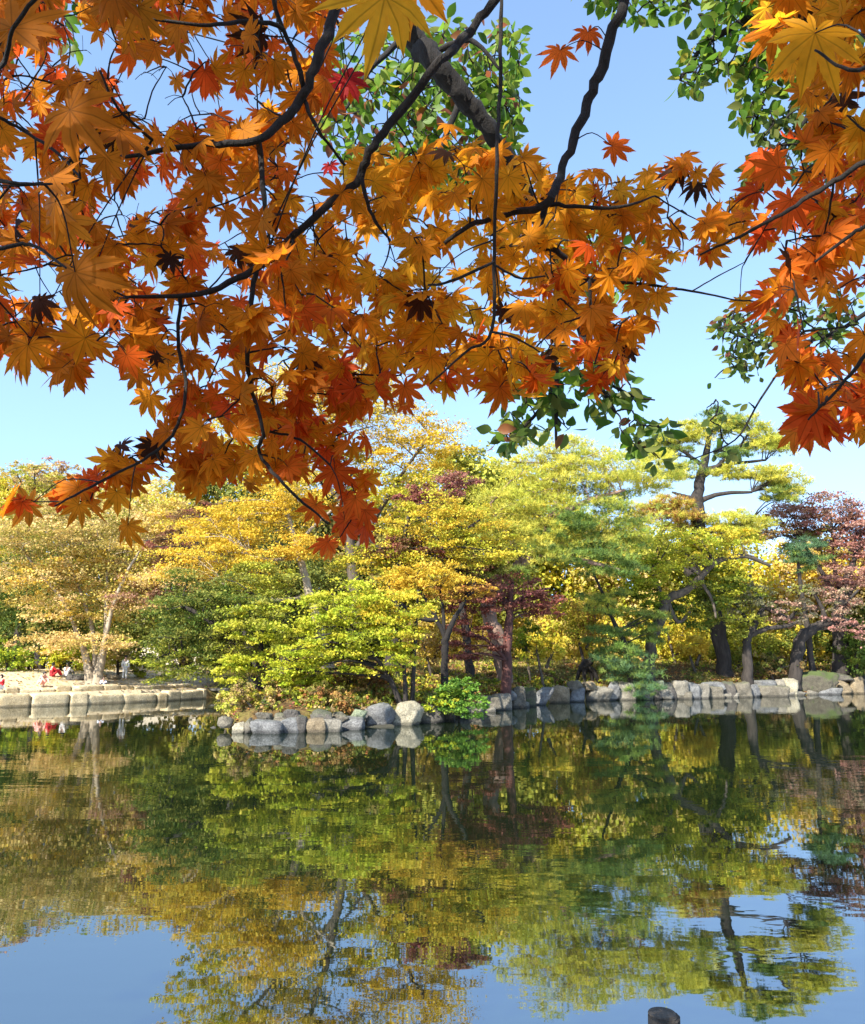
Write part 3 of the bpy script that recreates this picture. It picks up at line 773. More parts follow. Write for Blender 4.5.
# ------------------------------------------------------------------ stones of the shore
def boulder_mesh(name, cx, cy, z0, w, d, h, boxy=0.5, seed=0, slant=0.0, rough=0.03, sub=4):
    rnd = random.Random(seed)
    bm = bmesh.new()
    bmesh.ops.create_icosphere(bm, subdivisions=sub, radius=1)
    pl = []
    for ax in (Vector((1, 0, 0)), Vector((-1, 0, 0)), Vector((0, -1, 0)), Vector((0, 1, 0)), Vector((0, 0, 1)), Vector((0, 0, -1))):
        n = (ax + Vector((rnd.uniform(-1, 1), rnd.uniform(-1, 1), rnd.uniform(-1, 1))) * (0.42 - .32 * (boxy > .9))).normalized()
        pl.append((n, rnd.uniform(0.62, 0.74) if boxy > .3 else rnd.uniform(.8, .9)))
    for k in range(12 if boxy < .9 else 3):
        n = Vector((rnd.gauss(0, 1), rnd.gauss(0, 1), rnd.gauss(0, 1))).normalized()
        pl.append((n, rnd.uniform(0.70, 0.96) + 0.10 * boxy))
    off = Vector((rnd.uniform(0, 90), rnd.uniform(0, 90), rnd.uniform(0, 90)))
    for v in bm.verts:
        n = v.co.normalized()
        s = 0.0
        for pn, pd in pl:
            c = n.dot(pn)
            if c > 0.05: s += (c / pd) ** 26
        r = s ** (-1 / 26) if s > 0 else 1
        r *= 1 + rough * mnoise.noise(n * 3 + off) * 2.2 + rough * mnoise.noise(n * 9 + off)
        v.co = n * r
    lo = [min(v.co[i] for v in bm.verts) for i in range(3)]; hi = [max(v.co[i] for v in bm.verts) for i in range(3)]
    for v in bm.verts:
        p = [(v.co[i] - lo[i]) / (hi[i] - lo[i]) for i in range(3)]
        v.co = Vector(((p[0] - .5) * w + slant * (p[2] - .5) * h, (p[1] - .5) * d, p[2] * h))
    me = bpy.data.meshes.new(name)
    bm.to_mesh(me); bm.free()
    me.polygons.foreach_set('use_smooth', np.ones(len(me.polygons), bool))
    return me


def block_mesh(name, w, d, h, seed, power=9, skew=.13, rough=.035):
    """a hewn stone: a rounded block with uneven corners and a rough face"""
    rnd = random.Random(seed)
    bm = bmesh.new()
    bmesh.ops.create_cube(bm, size=2)
    bmesh.ops.subdivide_edges(bm, edges=bm.edges[:], cuts=9, use_grid_fill=True)
    cn = {(a, b, c): Vector((rnd.uniform(-1, 1), rnd.uniform(-1, 1), rnd.uniform(-1, 1) * .8)) * skew for a in (-1, 1) for b in (-1, 1) for c in (-1, 1)}
    off = Vector((rnd.uniform(0, 90), rnd.uniform(0, 90), rnd.uniform(0, 90)))
    for v in bm.verts:
        x, y, z = v.co
        s = (abs(x) ** power + abs(y) ** power + abs(z) ** power) ** (-1 / power)
        p = v.co * s
        sk = Vector((0, 0, 0))
        for (a, b, c), o in cn.items():
            sk += o * ((1 + a * x) * (1 + b * y) * (1 + c * z) / 8)
        n = v.co.normalized()
        q = Vector((p.x * w, p.y * d, p.z * h)) * 1.6 + off
        p = p + sk + n * (rough * 1.6 * mnoise.noise(q) + rough * mnoise.noise(q * 3.1))
        v.co = Vector((p.x * w / 2, p.y * d / 2, (p.z + 1) * h / 2))
    me = bpy.data.meshes.new(name)
    bm.to_mesh(me); bm.free()
    me.polygons.foreach_set('use_smooth', np.ones(len(me.polygons), bool))
    return me


ST = dict(
    pale=stone_material('stone_pale', (0.13, 0.12, 0.095), (0.28, 0.255, 0.205)),
    cream=stone_material('stone_cream', (0.24, 0.215, 0.15), (0.43, 0.39, 0.285), .1),
    grey=stone_material('stone_grey', (0.085, 0.085, 0.088), (0.25, 0.25, 0.245), .15),
    mid=stone_material('stone_mid', (0.085, 0.076, 0.057), (0.21, 0.185, 0.14), .3),  # its darker tone also stands in for tree shade on the right-hand shore
    dark=stone_material('stone_dark', (0.05, 0.046, 0.04), (0.13, 0.115, 0.10), .35),
    tan=stone_material('stone_tan', (0.16, 0.12, 0.07), (0.30, 0.235, 0.145)),
    mossy=stone_material('stone_mossy', (0.07, 0.06, 0.04), (0.16, 0.14, 0.10), .95),
    bank=stone_material('stone_bank', (0.50, 0.39, 0.22), (0.76, 0.63, 0.40)),
    bankgold=stone_material('stone_bank_ochre', (0.40, 0.30, 0.15), (0.60, 0.48, 0.29)),
    green=stone_material('stone_green', (0.14, 0.17, 0.10), (0.27, 0.31, 0.21), .3),
)
# depth of the waterline at a picture column (from the shoreline polygon itself)
_front = [(-6.9, 25.6)] + SHORE[14:32]


def shore_y(px):
    """first land met by the sight line of this column, within the point's front shore"""
    k = at(px, 700, 1.0).x
    Y = np.linspace(24, 62, 1600)
    d = sdist(k * Y, Y)
    i = np.argmax(d > 0)
    return float(Y[i]) if d[i] > 0 else 57.0


STONES = [
    # x0, x1, ytop, ybot, material, upper row?, boxy, label
    (209, 219, 727, 731, 'pale', 0, .5, 'thin flat pale stone at the very tip of the point'),
    (234, 246, 722, 732, 'cream', 0, .1, 'small round cream stone near the tip of the point'),
    (219, 233, 716, 724, 'mid', 1, .3, 'rough brown stone above the dark gap at the tip of the point'),
    (246, 255, 718, 731, 'mid', 0, .3, 'narrow mottled stone beside the small round cream one'),
    (255, 283, 721, 732, 'grey', 0, .8, 'wide flat topped grey block near the tip of the point'),
    (258, 272, 712, 721, 'mid', 1, .4, 'brown stone lying on the wide flat grey block'),
    (273, 288, 713, 723, 'mid', 1, .6, 'slanting brown slab on top of the wide flat grey block'),
    (285, 302, 709, 719, 'dark', 1, .4, 'dark upper stone above the upright grey block'),
    (284, 299, 718, 731, 'grey', 0, .7, 'upright grey block right of the wide flat one'),
    (299, 307, 717, 731, 'dark', 0, .7, 'narrow dark stone wedged before the brownish block'),
    (307, 324, 720, 731, 'tan', 0, .7, 'brownish block left of a pale twin'),
    (323, 341, 719, 731, 'pale', 0, .7, 'pale square block right of its brownish twin'),
    (312, 332, 709, 720, 'dark', 1, .4, 'dark mossy lump above the pale square block'),
    (332, 348, 712, 720, 'mid', 1, .5, 'brown capstone between dark lump and green stone'),
    (341, 362, 718, 731, 'grey', 0, .7, 'cracked grey block right of the pale square one'),
    (349, 366, 709, 719, 'green', 1, .3, 'smooth greenish capstone left of the blue grey boulder'),
    (351, 396, 724.5, 729, 'mid', 0, .6, 'long thin slab at the water under the blue grey boulder'),
    (364, 394, 703, 726, 'grey', 0, .5, 'big blue grey pitted boulder left of the cream boulder'),
    (392, 421, 701, 724, 'cream', 0, .4, 'big sunlit cream boulder in the middle of the stone edge'),
    (419, 443, 704, 720, 'dark', 0, .7, 'dark block right of the big cream boulder'),
    (421, 440, 719, 724, 'dark', 0, .5, 'dark low stone at the waterline under the dark block'),
    (440, 454, 712, 721, 'dark', 0, .6, 'dark stone half under the feathery green bush'),
    (455, 469, 706, 717, 'mid', 0, .5, 'brown stone mostly covered by the feathery green bush'),
    (468, 484, 705, 716, 'mid', 0, .6, 'brown stone just right of the feathery green bush'),
    (483, 495, 707, 714, 'pale', 0, .5, 'small pale flat stone right of the feathery bush'),
    (479, 499, 696, 707, 'mid', 1, .6, 'squat brown upper block behind the small pale flat stone'),
    (495, 511, 694, 709, 'pale', 0, .6, 'pale tall block where the shore bends away'),
    (507, 516, 690, 698, 'grey', 1, .3, 'little grey stone on top of the bend in the shore'),
    (517, 529, 701, 707, 'pale', 0, .3, 'small flat pale stone lying out in the water'),
    (512, 525, 688, 703, 'mid', 0, .6, 'brown upright block left of the mossy block'),
    (524, 536, 687, 702, 'mossy', 0, .6, 'moss covered block between brown and grey blocks'),
    (535, 550, 687, 702, 'grey', 0, .7, 'square grey block left of the slanted tan slab'),
    (549, 570, 685, 700, 'tan', 0, .5, 'slanted tan slab standing at the waterline'),
    (571, 585, 687, 698, 'grey', 0, .5, 'rounded grey stone right of the slanted tan slab'),
    (568, 583, 680, 688, 'mid', 1, .4, 'brown upper stone above the rounded grey one'),
    (583, 596, 681, 688, 'tan', 1, .4, 'tan upper stone above the wide pale stone'),
    (585, 610, 686, 697, 'pale', 0, .6, 'wide pale low stone left of the leaning stone'),
    (605, 621, 680, 696, 'grey', 0, .5, 'leaning grey stone below the drooping young pine'),
    (620, 634, 682, 696, 'pale', 0, .7, 'pale upright block under the drooping young pine'),
    (633, 643, 684, 696, 'mid', 0, .7, 'narrow brown block under the drooping young pine'),
    (642, 653, 690, 697, 'pale', 0, .4, 'little pale stone at the water right of the young pine'),
    (642, 656, 682, 691, 'mid', 1, .5, 'brown upper stone right of the young pine'),
    (652, 661, 687, 697, 'dark', 0, .5, 'dark small stone between two pale low stones'),
    (659, 672, 689, 697, 'pale', 0, .5, 'pale low stone below a dark rounded one'),
    (656, 666, 680, 689, 'green', 1, .3, 'greenish upper stone left of the dark rounded one'),
    (664, 677, 682, 692, 'dark', 0, .2, 'dark rounded stone left of the square pale block'),
    (675, 689, 682, 692, 'pale', 0, .7, 'square pale block beside the dark rounded stone'),
    (674, 691, 691.5, 697, 'mid', 0, .6, 'long low slab beneath the square pale block'),
    (688, 699, 684, 697, 'grey', 0, .6, 'grey wedge stone right of the square pale block'),
    (698, 708, 684, 697, 'pale', 0, .6, 'upright pale stone right of the grey wedge'),
    (706, 723, 682, 688, 'grey', 1, .7, 'flat grey capstone over the large brown block'),
    (707, 722, 687, 697, 'mid', 0, .7, 'large brown block under the flat grey capstone'),
    (722, 736, 683, 693, 'dark', 0, .7, 'dark square block above a thin pale slab'),
    (721, 737, 693, 697, 'pale', 0, .7, 'thin pale slab at the water under the dark square block'),
    (735, 750, 682, 695, 'mid', 0, .6, 'brown block below the twisted trunk'),
    (749, 760, 684, 696, 'grey', 0, .5, 'grey rounded block right of the twisted trunk'),
    (758, 776, 680, 687, 'grey', 1, .6, 'long grey upper stone left of the two pale ones'),
    (759, 785, 686, 697, 'mid', 0, .6, 'wide brown grey block under the long grey stone'),
    (774, 785, 679, 692, 'pale', 0, .4, 'leaning small pale stone left of the pale boulder'),
    (783, 799, 678, 692, 'cream', 0, .4, 'pale rounded boulder left of the great mossy one'),
    (786, 806, 691, 697, 'pale', 0, .6, 'flat pale slab at the water under the pale rounded boulder'),
    (797, 838, 670, 690, 'mossy', 0, .3, 'great moss covered boulder on the shore'),
    (806, 817, 690, 696, 'pale', 0, .5, 'small pale stone at the water under the great mossy boulder'),
    (816, 839, 687.5, 694, 'grey', 0, .6, 'long pale grey slab at the water right of the small pale stone'),
    (836, 853, 680, 692, 'tan', 0, .5, 'pitted tan block right of the great mossy boulder'),
    (834, 853, 672, 681, 'dark', 1, .5, 'dark flat upper stone right of the great mossy boulder'),
    (851, 864, 676, 691, 'tan', 0, .4, 'rounded tan stone second from the picture edge'),
    (862, 880, 674, 690, 'grey', 0, .5, 'grey block cut by the picture edge'),
    (878, 900, 673, 690, 'mid', 0, .5, 'brown block beyond the picture edge past the grey one'),
]


def build_stones():
    for i, (x0, x1, y0, y1, mk, up, boxy, label) in enumerate(STONES):
        pc = (x0 + x1) / 2
        D = shore_y(pc)
        if 'great moss' in label: D += 0.25
        w = (x1 - x0) / F * D
        if up: D += 0.38
        # height from the picture, seated on water or on the row below
        ztop = at(pc, y0, D).z
        zbot = at(pc, y1, D).z
        if not up: zbot = min(zbot, 0.0) - 0.22 if (y1 - 660) / F * D > CAMZ - .35 else zbot - .06
        else: zbot -= 0.15
        ztop = max(ztop, 0.05)
        h = max(0.08, ztop - zbot)
        d = max(0.5, min(1.3, w * 0.9)) if not 'slab' in label else max(.45, min(.8, w * .6))
        cx, cy = at(pc, 700, D + d * .2).x, D + d * 0.30
        me = block_mesh('shore_stone', w * 1.10, d, h, 100 + i, power=7, skew=.27, rough=.085) if boxy >= .55 and 'boulder' not in label and 'slant' not in label and 'leaning' not in label else boulder_mesh('shore_stone', 0, 0, 0, w * 1.16, d, h, boxy, seed=100 + i, slant=(.35 if 'slant' in label or 'leaning' in label else 0), rough=.05 if mk != 'mossy' else .07)
        o = bpy.data.objects.new('shore_boulder' if (x1 - x0) > 24 or 'boulder' in label else 'shore_stone', me)
        me.materials.append(ST[mk])
        COL.objects.link(o)
        o.location = (cx, cy, zbot)
        o.rotation_euler = (0, 0, random.uniform(-.18, .18))
        tag(o, label, 'boulder' if 'boulder' in label else 'stone', 'stones edging the wooded point')
    # a dark soil and rubble core behind the stones
build_stones()

# small pale rocks on the bank, one standing in for a label sign
for (px, py, w, h, D, mk, label) in [(812, 671, 7, 4, 54.2, 'pale', 'small white stone on the bank above the great mossy boulder'), (577, 675, 14, 5, 43.5, 'dark', 'flat dark rock on the slope left of the young pine'),
                                    (747, 675, 3.4, 9, 49.6, 'pale', 'slim upright pale label sign at the foot of the twisted trunk')]:
    x, y = at(px, py, D).x, D
    W, H = w / F * D, h / F * D
    o = bpy.data.objects.new('rock', boulder_mesh('rock', 0, 0, 0, W, max(W * .7, .2), H + .15, .3, seed=int(px)))
    o.data.materials.append(ST[mk]); COL.objects.link(o); o.location = (x, y, gz(x, y) - .12)
    tag(o, label, 'stone')
# pale stone slab bench across the channel
sb = empty('stone_bench', (0, 0, 0), 'long pale stone bench at the water behind the tip of the point', 'bench')
bx, by = at(211, 690, 49.2).x, 49.2
sb.location = (bx, by, .12)


def box(bm, c, s, rot=None, bev=0.0):
    r = bmesh.ops.create_cube(bm, size=1)
    for v in r['verts']:
        v.co = Vector((v.co.x * s[0], v.co.y * s[1], v.co.z * s[2]))
        if rot is not None: v.co = rot @ v.co
        v.co += Vector(c)
    if bev:
        es = list({e for v in r['verts'] for e in v.link_edges})
        bmesh.ops.bevel(bm, geom=es, offset=bev, segments=2, affect='EDGES')


def part(name, mat, parent, *boxes):
    bm = bmesh.new()
    for b in boxes: box(bm, *b)
    me = bpy.data.meshes.new(name); bm.to_mesh(me); bm.free(); me.materials.append(mat)
    o = bpy.data.objects.new(name, me); COL.objects.link(o); o.parent = parent
    return o


part('slab', ST['pale'], sb, ((0, 0, .34), (2.3, .6, .16), None, .03))
part('leg', ST['mid'], sb, ((-.6, 0, .1), (.3, .5, .32), None, .03))
part('leg', ST['mid'], sb, ((.6, 0, .1), (.3, .5, .32), None, .03))


# ---- pale walls of the sandy bank: two stepped courses of big cut stones
def stone_wall(label, line, h0, h1, wmin, wmax, mats, seed, setback=0.0, name='stone_wall'):
    rnd = random.Random(seed)
    pts = [Vector((x, y, 0)) for x, y in line]
    root = empty(name, (pts[0].x, pts[0].y, 0), label, 'wall')
    nblock = 0
    for a, b in zip(pts[:-1], pts[1:]):
        L = (b - a).length; d = (b - a) / L
        s = 0.0
        while s < L - .1:
            w = min(rnd.uniform(wmin, wmax), L - s)
            c = a + d * (s + w / 2)
            n = Vector((-d.y, d.x, 0))
            base = h0
            top = h1 + rnd.uniform(-.10, .08)
            dep = rnd.uniform(.55, .8)
            me = block_mesh('block', w * 1.0, dep, top - base, seed * 1000 + nblock, power=10, skew=.10, rough=.04)
            me.materials.append(ST[rnd.choice(mats)])
            o = bpy.data.objects.new('block', me); COL.objects.link(o); o.parent = root
            p = c + n * (setback + dep * .25)
            o.location = Vector((p.x, p.y, base)) - root.location
            o.rotation_euler = (0, 0, math.atan2(d.y, d.x))
            nblock += 1
            s += w
    return root


left_line = [(-34, 33.5), (-24, 36.5), (-20.6, 38.9), (-17.4, 41.5), (-14.6, 45), (-13.2, 47.6)]
stone_wall('low wall of large pale cut stones along the sandy bank waterline', left_line, -.25, .50, .8, 2.4, ['bank', 'bank', 'bank', 'bankgold'], 3)
stone_wall('upper row of rough pale stones stepped back on the sandy bank', left_line[1:], .40, .84, .5, 1.5, ['bank', 'bank', 'bankgold'], 5, setback=1.25)

# ---- the post standing in the near water
pz = at(662, 1013, 5.2)
post = empty('wooden_post', (pz.x, pz.y, 0), 'dark weathered round post standing in the near water', 'post')
bm = bmesh.new()
bmesh.ops.create_cone(bm, cap_ends=True, segments=28, radius1=.098, radius2=.092, depth=1.2)
es = [e for e in bm.edges if all(v.co.z > .5 for v in e.verts)]
bmesh.ops.bevel(bm, geom=es, offset=.012, segments=3, affect='EDGES')
for v in bm.verts:
    a = math.atan2(v.co.y, v.co.x)
    if v.co.xy.length > .05:
        f = 1 + .03 * math.sin(5 * a + 1) + .02 * math.sin(11 * a); v.co.x *= f; v.co.y *= f
me = bpy.data.meshes.new('shaft'); bm.to_mesh(me); bm.free()
me.materials.append(bark_material('post_wood', (.012, .010, .008), (.06, .05, .04), 22))
o = bpy.data.objects.new('shaft', me); COL.objects.link(o); o.parent = post; o.location = (0, 0, pz.z - .002 - .6)
o.rotation_euler = (0.02, 0.015, 0)
bm = bmesh.new()
bmesh.ops.create_cone(bm, cap_ends=True, segments=28, radius1=.082, radius2=.078, depth=.008)
me = bpy.data.meshes.new('end_grain'); bm.to_mesh(me); bm.free()
me.materials.append(bark_material('end_grain_wood', (.03, .025, .02), (.11, .09, .07), 40))
o = bpy.data.objects.new('end_grain', me); COL.objects.link(o); o.parent = post; o.location = (0, 0, pz.z)

# ---- the gnarled stump under the trees
st = at(584, 641, 47.5); st.z = gz(st.x, st.y)
stump = empty('tree_stump', st, 'black gnarled stump with splayed roots among yellow shrubs', 'stump')
tb = Tube()
tb.add([st + Vector((-.1, 0, .55)), st + Vector((0, 0, .95)), st + Vector((.35, 0, 1.15)), st + Vector((.42, 0, 1.55))], [.26, .3, .22, .06], 8, .2)
tb.build('trunk', M_BARK_BLACK, stump)
for dx, dy in ((-.55, 0), (-.1, -.3), (.5, .1), (.75, -.2)):
    tb = Tube(); tb.add([st + Vector((0, 0, .85)), st + Vector((dx * .6, dy * .6, .6)), st + Vector((dx, dy, -.1))], [.16, .13, .08], 7, .2); tb.build('root', M_BARK_BLACK, stump)


# ------------------------------------------------------------------ ground cover
def scatter(n, box_, dmin, dmax, xmax=None, cond=None):
    x = RNG.uniform(box_[0], box_[1], n); y = RNG.uniform(box_[2], box_[3], n)
    d = sdist(x, y)
    k = (d > dmin) & (d < dmax)
    if cond is not None: k &= cond(x, y)
    x, y = x[k], y[k]
    return np.stack([x, y, ground_z(x, y)], 1)


def stuff(name, parts, mat):
    V, Q, C = join(parts)
    o = link(name, fast_mesh(name, V, Q, C), mat)
    tag(o, kind='stuff')
    return o


pen = lambda x, y: (x > -12) & (y > 20)
P0 = scatter(90000, (-12, 42, 24, 66), .25, 16, cond=pen)
n = len(P0)
Nr = unit(np.array([0, 0, 1.0]) + RNG.normal(0, .35, (n, 3)))
v, q = kites(P0 + np.array([0, 0, .03]), Nr, unit(RNG.normal(0, 1, (n, 3))), RNG.uniform(.07, .16, n), .8)
tag(stuff('leaf_litter', [(v, q, np.repeat(colours(['brown', 'rust', 'rust', 'tan', 'maroon'], n), 2, 0))], M_LEAF), 'brown and rust fallen leaves strewn over the slope under the trees', 'fallen leaves')
# tufts of grass and herbs in drifts
parts = []
P1 = scatter(60000, (-12, 42, 24, 64), .3, 13, cond=pen)
nz = np.array([mnoise.noise(Vector((p[0] * .5, p[1] * .5, 3))) for p in P1])
P1 = P1[nz > .05]
n = len(P1)
Ax = unit(np.array([0, 0, 1.2]) + RNG.normal(0, .35, (n, 3)))
v, q = needles(P1, Ax, RNG.uniform(.14, .34, n), .012, k=5)
parts.append((v, q, np.repeat(colours(['olive', 'yellowgreen', 'green', 'tan'], n), 5, 0)))
tag(stuff('grass', parts, M_NEEDLE), 'thin tufts of yellowing grass on the slope', 'grass')
parts = []
P2 = np.concatenate([scatter(2600, (-12, 42, 24, 64), .9, 9, cond=pen), scatter(5200, (-12, 8, 24, 46), .75, 3.2, cond=pen)])
P2 = P2[np.array([mnoise.noise(Vector((p[0] * .7, p[1] * .7, 9))) for p in P2]) > -.12]
for p in P2:
    pad_leaves(p + np.array([0, 0, .16]), random.uniform(.16, .36), random.uniform(.12, .24), 24, random.choice([['olive', 'yellowgreen'], ['green', 'lime'], ['brown', 'rust'], ['yellowgreen', 'yellow'], ['darkgreen', 'olive'], ['tan', 'brown']]), 'bush', .13, parts)
tag(stuff('ground_cover', parts, M_LEAF), 'low herbs and seedlings covering the slope behind the stones', 'ground cover')
P3 = scatter(9000, (-40, -12, 33, 62), .3, 12, cond=lambda x, y: x < -12.8)
n = len(P3)
v, q = kites(P3 + np.array([0, 0, .03]), unit(np.array([0, 0, 1.0]) + RNG.normal(0, .3, (n, 3))), unit(RNG.normal(0, 1, (n, 3))), RNG.uniform(.08, .2, n), .8)
tag(stuff('sand_litter', [(v, q, np.repeat(colours(['tan', 'tan', 'brown'], n), 2, 0))], M_LEAF), 'dry tan leaves and chips scattered on the sandy bank', 'fallen leaves')
# ------------------------------------------------------------------ people on the bank
M_SKIN = plain_material('skin', (.55, .36, .27), .6, .08)
M_HAIR = plain_material('hair', (.015, .012, .01), .5, .3)


def skin_mesh(name, joints, edges, mat, parent, sub=2, root=0):
    me = bpy.data.meshes.new(name)
    me.from_pydata([j[0] for j in joints], edges, [])
    o = bpy.data.objects.new(name, me); COL.objects.link(o)
    o.parent = parent
    md = o.modifiers.new('skin', 'SKIN'); md.use_smooth_shade = True
    for i, sv in enumerate(me.skin_vertices[0].data):
        r = joints[i][1]; sv.radius = (r, r) if not isinstance(r, tuple) else r
        sv.use_root = (i == root)
    o.modifiers.new('smooth', 'SUBSURF').levels = sub
    o.modifiers['smooth'].render_levels = sub
    me.materials.append(mat)
    return o


def person(label, x, y, rz, h, pose, shirt, trousers, hair=M_HAIR, z=None):
    """one continuous skinned body; clothes and hair are its children"""
    root = empty('person', (x, y, gz(x, y) if z is None else z), label, 'person', 'people on the sandy bank')
    root.rotation_euler = (0, 0, rz)
    root.scale = (h / 1.7,) * 3
    if pose == 'stand':
        J = dict(pel=(0, 0, .92), wai=(0, 0, 1.08), che=(0, 0, 1.3), nek=(0, -.01, 1.46), hdb=(0, -.02, 1.53), hdt=(0, -.02, 1.66),
                 hl=(.09, 0, .88), kl=(.1, -.02, .49), al=(.1, .02, .08), tl=(.1, -.15, .03), hr=(-.09, 0, .88), kr=(-.1, -.02, .49), ar=(-.1, .02, .08), tr=(-.1, -.15, .03),
                 sl=(.18, 0, 1.38), el=(.23, .02, 1.1), wl=(.23, -.08, .86), fl=(.23, -.1, .76), sr=(-.18, 0, 1.38), er=(-.23, .02, 1.1), wr=(-.2, -.14, .9), fr=(-.18, -.2, .83))
    elif pose == 'sit':
        J = dict(pel=(0, 0, .12), wai=(0, .02, .28), che=(0, .0, .52), nek=(0, -.05, .68), hdb=(0, -.08, .74), hdt=(0, -.1, .87),
                 hl=(.1, -.04, .13), kl=(.15, -.4, .42), al=(.13, -.62, .08), tl=(.13, -.78, .04), hr=(-.1, -.04, .13), kr=(-.15, -.4, .42), ar=(-.13, -.62, .08), tr=(-.13, -.78, .04),
                 sl=(.18, -.01, .59), el=(.24, -.2, .4), wl=(.14, -.4, .46), fl=(.07, -.46, .46), sr=(-.18, -.01, .59), er=(-.24, -.2, .4), wr=(-.14, -.4, .46), fr=(-.07, -.46, .48))
    else:   # crouch
        J = dict(pel=(0, .1, .3), wai=(0, .04, .44), che=(0, -.1, .62), nek=(0, -.2, .74), hdb=(0, -.25, .78), hdt=(0, -.31, .9),
                 hl=(.1, .06, .3), kl=(.17, -.3, .44), al=(.13, -.02, .08), tl=(.13, -.18, .03), hr=(-.1, .06, .3), kr=(-.17, -.3, .44), ar=(-.13, -.02, .08), tr=(-.13, -.18, .03),
                 sl=(.18, -.13, .68), el=(.22, -.36, .5), wl=(.12, -.52, .3), fl=(.1, -.58, .22), sr=(-.18, -.13, .68), er=(-.22, -.36, .5), wr=(-.1, -.52, .3), fr=(-.07, -.58, .22))
    Rr = dict(pel=.13, wai=.115, che=.14, nek=.052, hdb=.085, hdt=.09, hl=.09, kl=.06, al=.04, tl=.035, hr=.09, kr=.06, ar=.04, tr=.035,
              sl=.06, el=.043, wl=.03, fl=.032, sr=.06, er=.043, wr=.03, fr=.032)
    def build(name, keys, pairs, mat, grow, par):
        ids = {k: i for i, k in enumerate(keys)}
        return skin_mesh(name, [(J[k], Rr[k] + grow) for k in keys], [(ids[a], ids[b]) for a, b in pairs], mat, par)
    body_pairs = [('pel', 'wai'), ('wai', 'che'), ('che', 'nek'), ('nek', 'hdb'), ('hdb', 'hdt'), ('pel', 'hl'), ('hl', 'kl'), ('kl', 'al'), ('al', 'tl'),
                  ('pel', 'hr'), ('hr', 'kr'), ('kr', 'ar'), ('ar', 'tr'), ('che', 'sl'), ('sl', 'el'), ('el', 'wl'), ('wl', 'fl'), ('che', 'sr'), ('sr', 'er'), ('er', 'wr'), ('wr', 'fr')]
    build('body', list(J), body_pairs, M_SKIN, 0, root)
    build('jacket', ['wai', 'che', 'sl', 'el', 'wl', 'sr', 'er', 'wr', 'pel'], [('pel', 'wai'), ('wai', 'che'), ('che', 'sl'), ('sl', 'el'), ('el', 'wl'), ('che', 'sr'), ('sr', 'er'), ('er', 'wr')], shirt, .022, root)
    build('trousers', ['pel', 'hl', 'kl', 'al', 'hr', 'kr', 'ar'], [('pel', 'hl'), ('hl', 'kl'), ('kl', 'al'), ('pel', 'hr'), ('hr', 'kr'), ('kr', 'ar')], trousers, .016, root)
    hb, ht = Vector(J['hdb']), Vector(J['hdt'])
    c = hb.lerp(ht, .62) + Vector((0, .03, .02))
    bm = bmesh.new(); bmesh.ops.create_icosphere(bm, subdivisions=3, radius=1)
    for v in list(bm.verts):
        if v.co.y < -.45 and v.co.z < .35: bm.verts.remove(v)
    for v in bm.verts: v.co = c + Vector((v.co.x * .108, v.co.y * .118, v.co.z * .125 - (.05 if v.co.y > .3 and v.co.z < 0 else 0)))
    me = bpy.data.meshes.new('hair'); bm.to_mesh(me); bm.free(); me.materials.append(hair)
    o = bpy.data.objects.new('hair', me); COL.objects.link(o); o.parent = root
    fd = Vector((0, -1, 0)); fc = hb.lerp(ht, .45) + fd * .088
    bm = bmesh.new()
    bmesh.ops.create_icosphere(bm, subdivisions=2, radius=.016, matrix=Matrix.Translation(fc + Vector((0, -.005, -.005))))
    me = bpy.data.meshes.new('nose'); bm.to_mesh(me); bm.free(); me.materials.append(M_SKIN)
    o = bpy.data.objects.new('nose', me); COL.objects.link(o); o.parent = root
    for s in (-1, 1):
        bm = bmesh.new()
        bmesh.ops.create_icosphere(bm, subdivisions=2, radius=.011, matrix=Matrix.Translation(fc + Vector((s * .034, .008, .022))))
        me = bpy.data.meshes.new('eye'); bm.to_mesh(me); bm.free(); me.materials.append(M_HAIR)
        o = bpy.data.objects.new('eye', me); COL.objects.link(o); o.parent = root
    return root


cl = lambda n, c: plain_material('cloth_' + n, c, .9, .12)
C_WHITE, C_RED, C_PINK, C_DARK, C_BLUE, C_GREY, C_STEEL = cl('white', (.8, .8, .78)), cl('red', (.6, .03, .04)), cl('pink', (.75, .36, .30)), cl('dark', (.03, .03, .04)), cl('blue', (.25, .30, .5)), cl('grey', (.2, .2, .2)), cl('paleblue', (.55, .6, .72))


def on_bank(px, D): return (at(px, 672, D).x, D)


person('child in a long white top standing by the yellow bush near the overhanging tree', *on_bank(125, 48.5), .3, 1.38, 'stand', C_WHITE, C_WHITE)
person('person in a red jacket sitting on the bank beside someone in white', *on_bank(52, 47), 2.4, 1.45, 'sit', C_RED, C_RED)
person('person in a white top sitting on the bank with dark hair', *on_bank(67, 47.3), 2.9, 1.5, 'sit', C_WHITE, C_GREY)
person('small child in salmon pink crouching on the bare slope', *on_bank(42, 42.6), 1.2, 1.35, 'crouch', C_PINK, C_PINK)
person('person in pale blue and dark trousers sitting against the pale forked trunks', *on_bank(104, 44.1), .5, 1.1, 'sit', C_STEEL, C_DARK)
person('person in red and white sitting low on the bank at the picture edge', *on_bank(3, 41.2), -.6, 1.3, 'sit', C_RED, C_WHITE)
x, y = on_bank(78, 46.4)  # rock mesh standing in for a grey mat
o = bpy.data.objects.new('rock', boulder_mesh('rock', 0, 0, 0, 1.3, .8, .45, .4, seed=91)); o.data.materials.append(ST['dark']); COL.objects.link(o); o.location = (x, y, gz(x, y) - .1)
tag(o, 'flat dark grey mat beside the seated person in white', 'stone')
x, y = on_bank(115, 47.6)
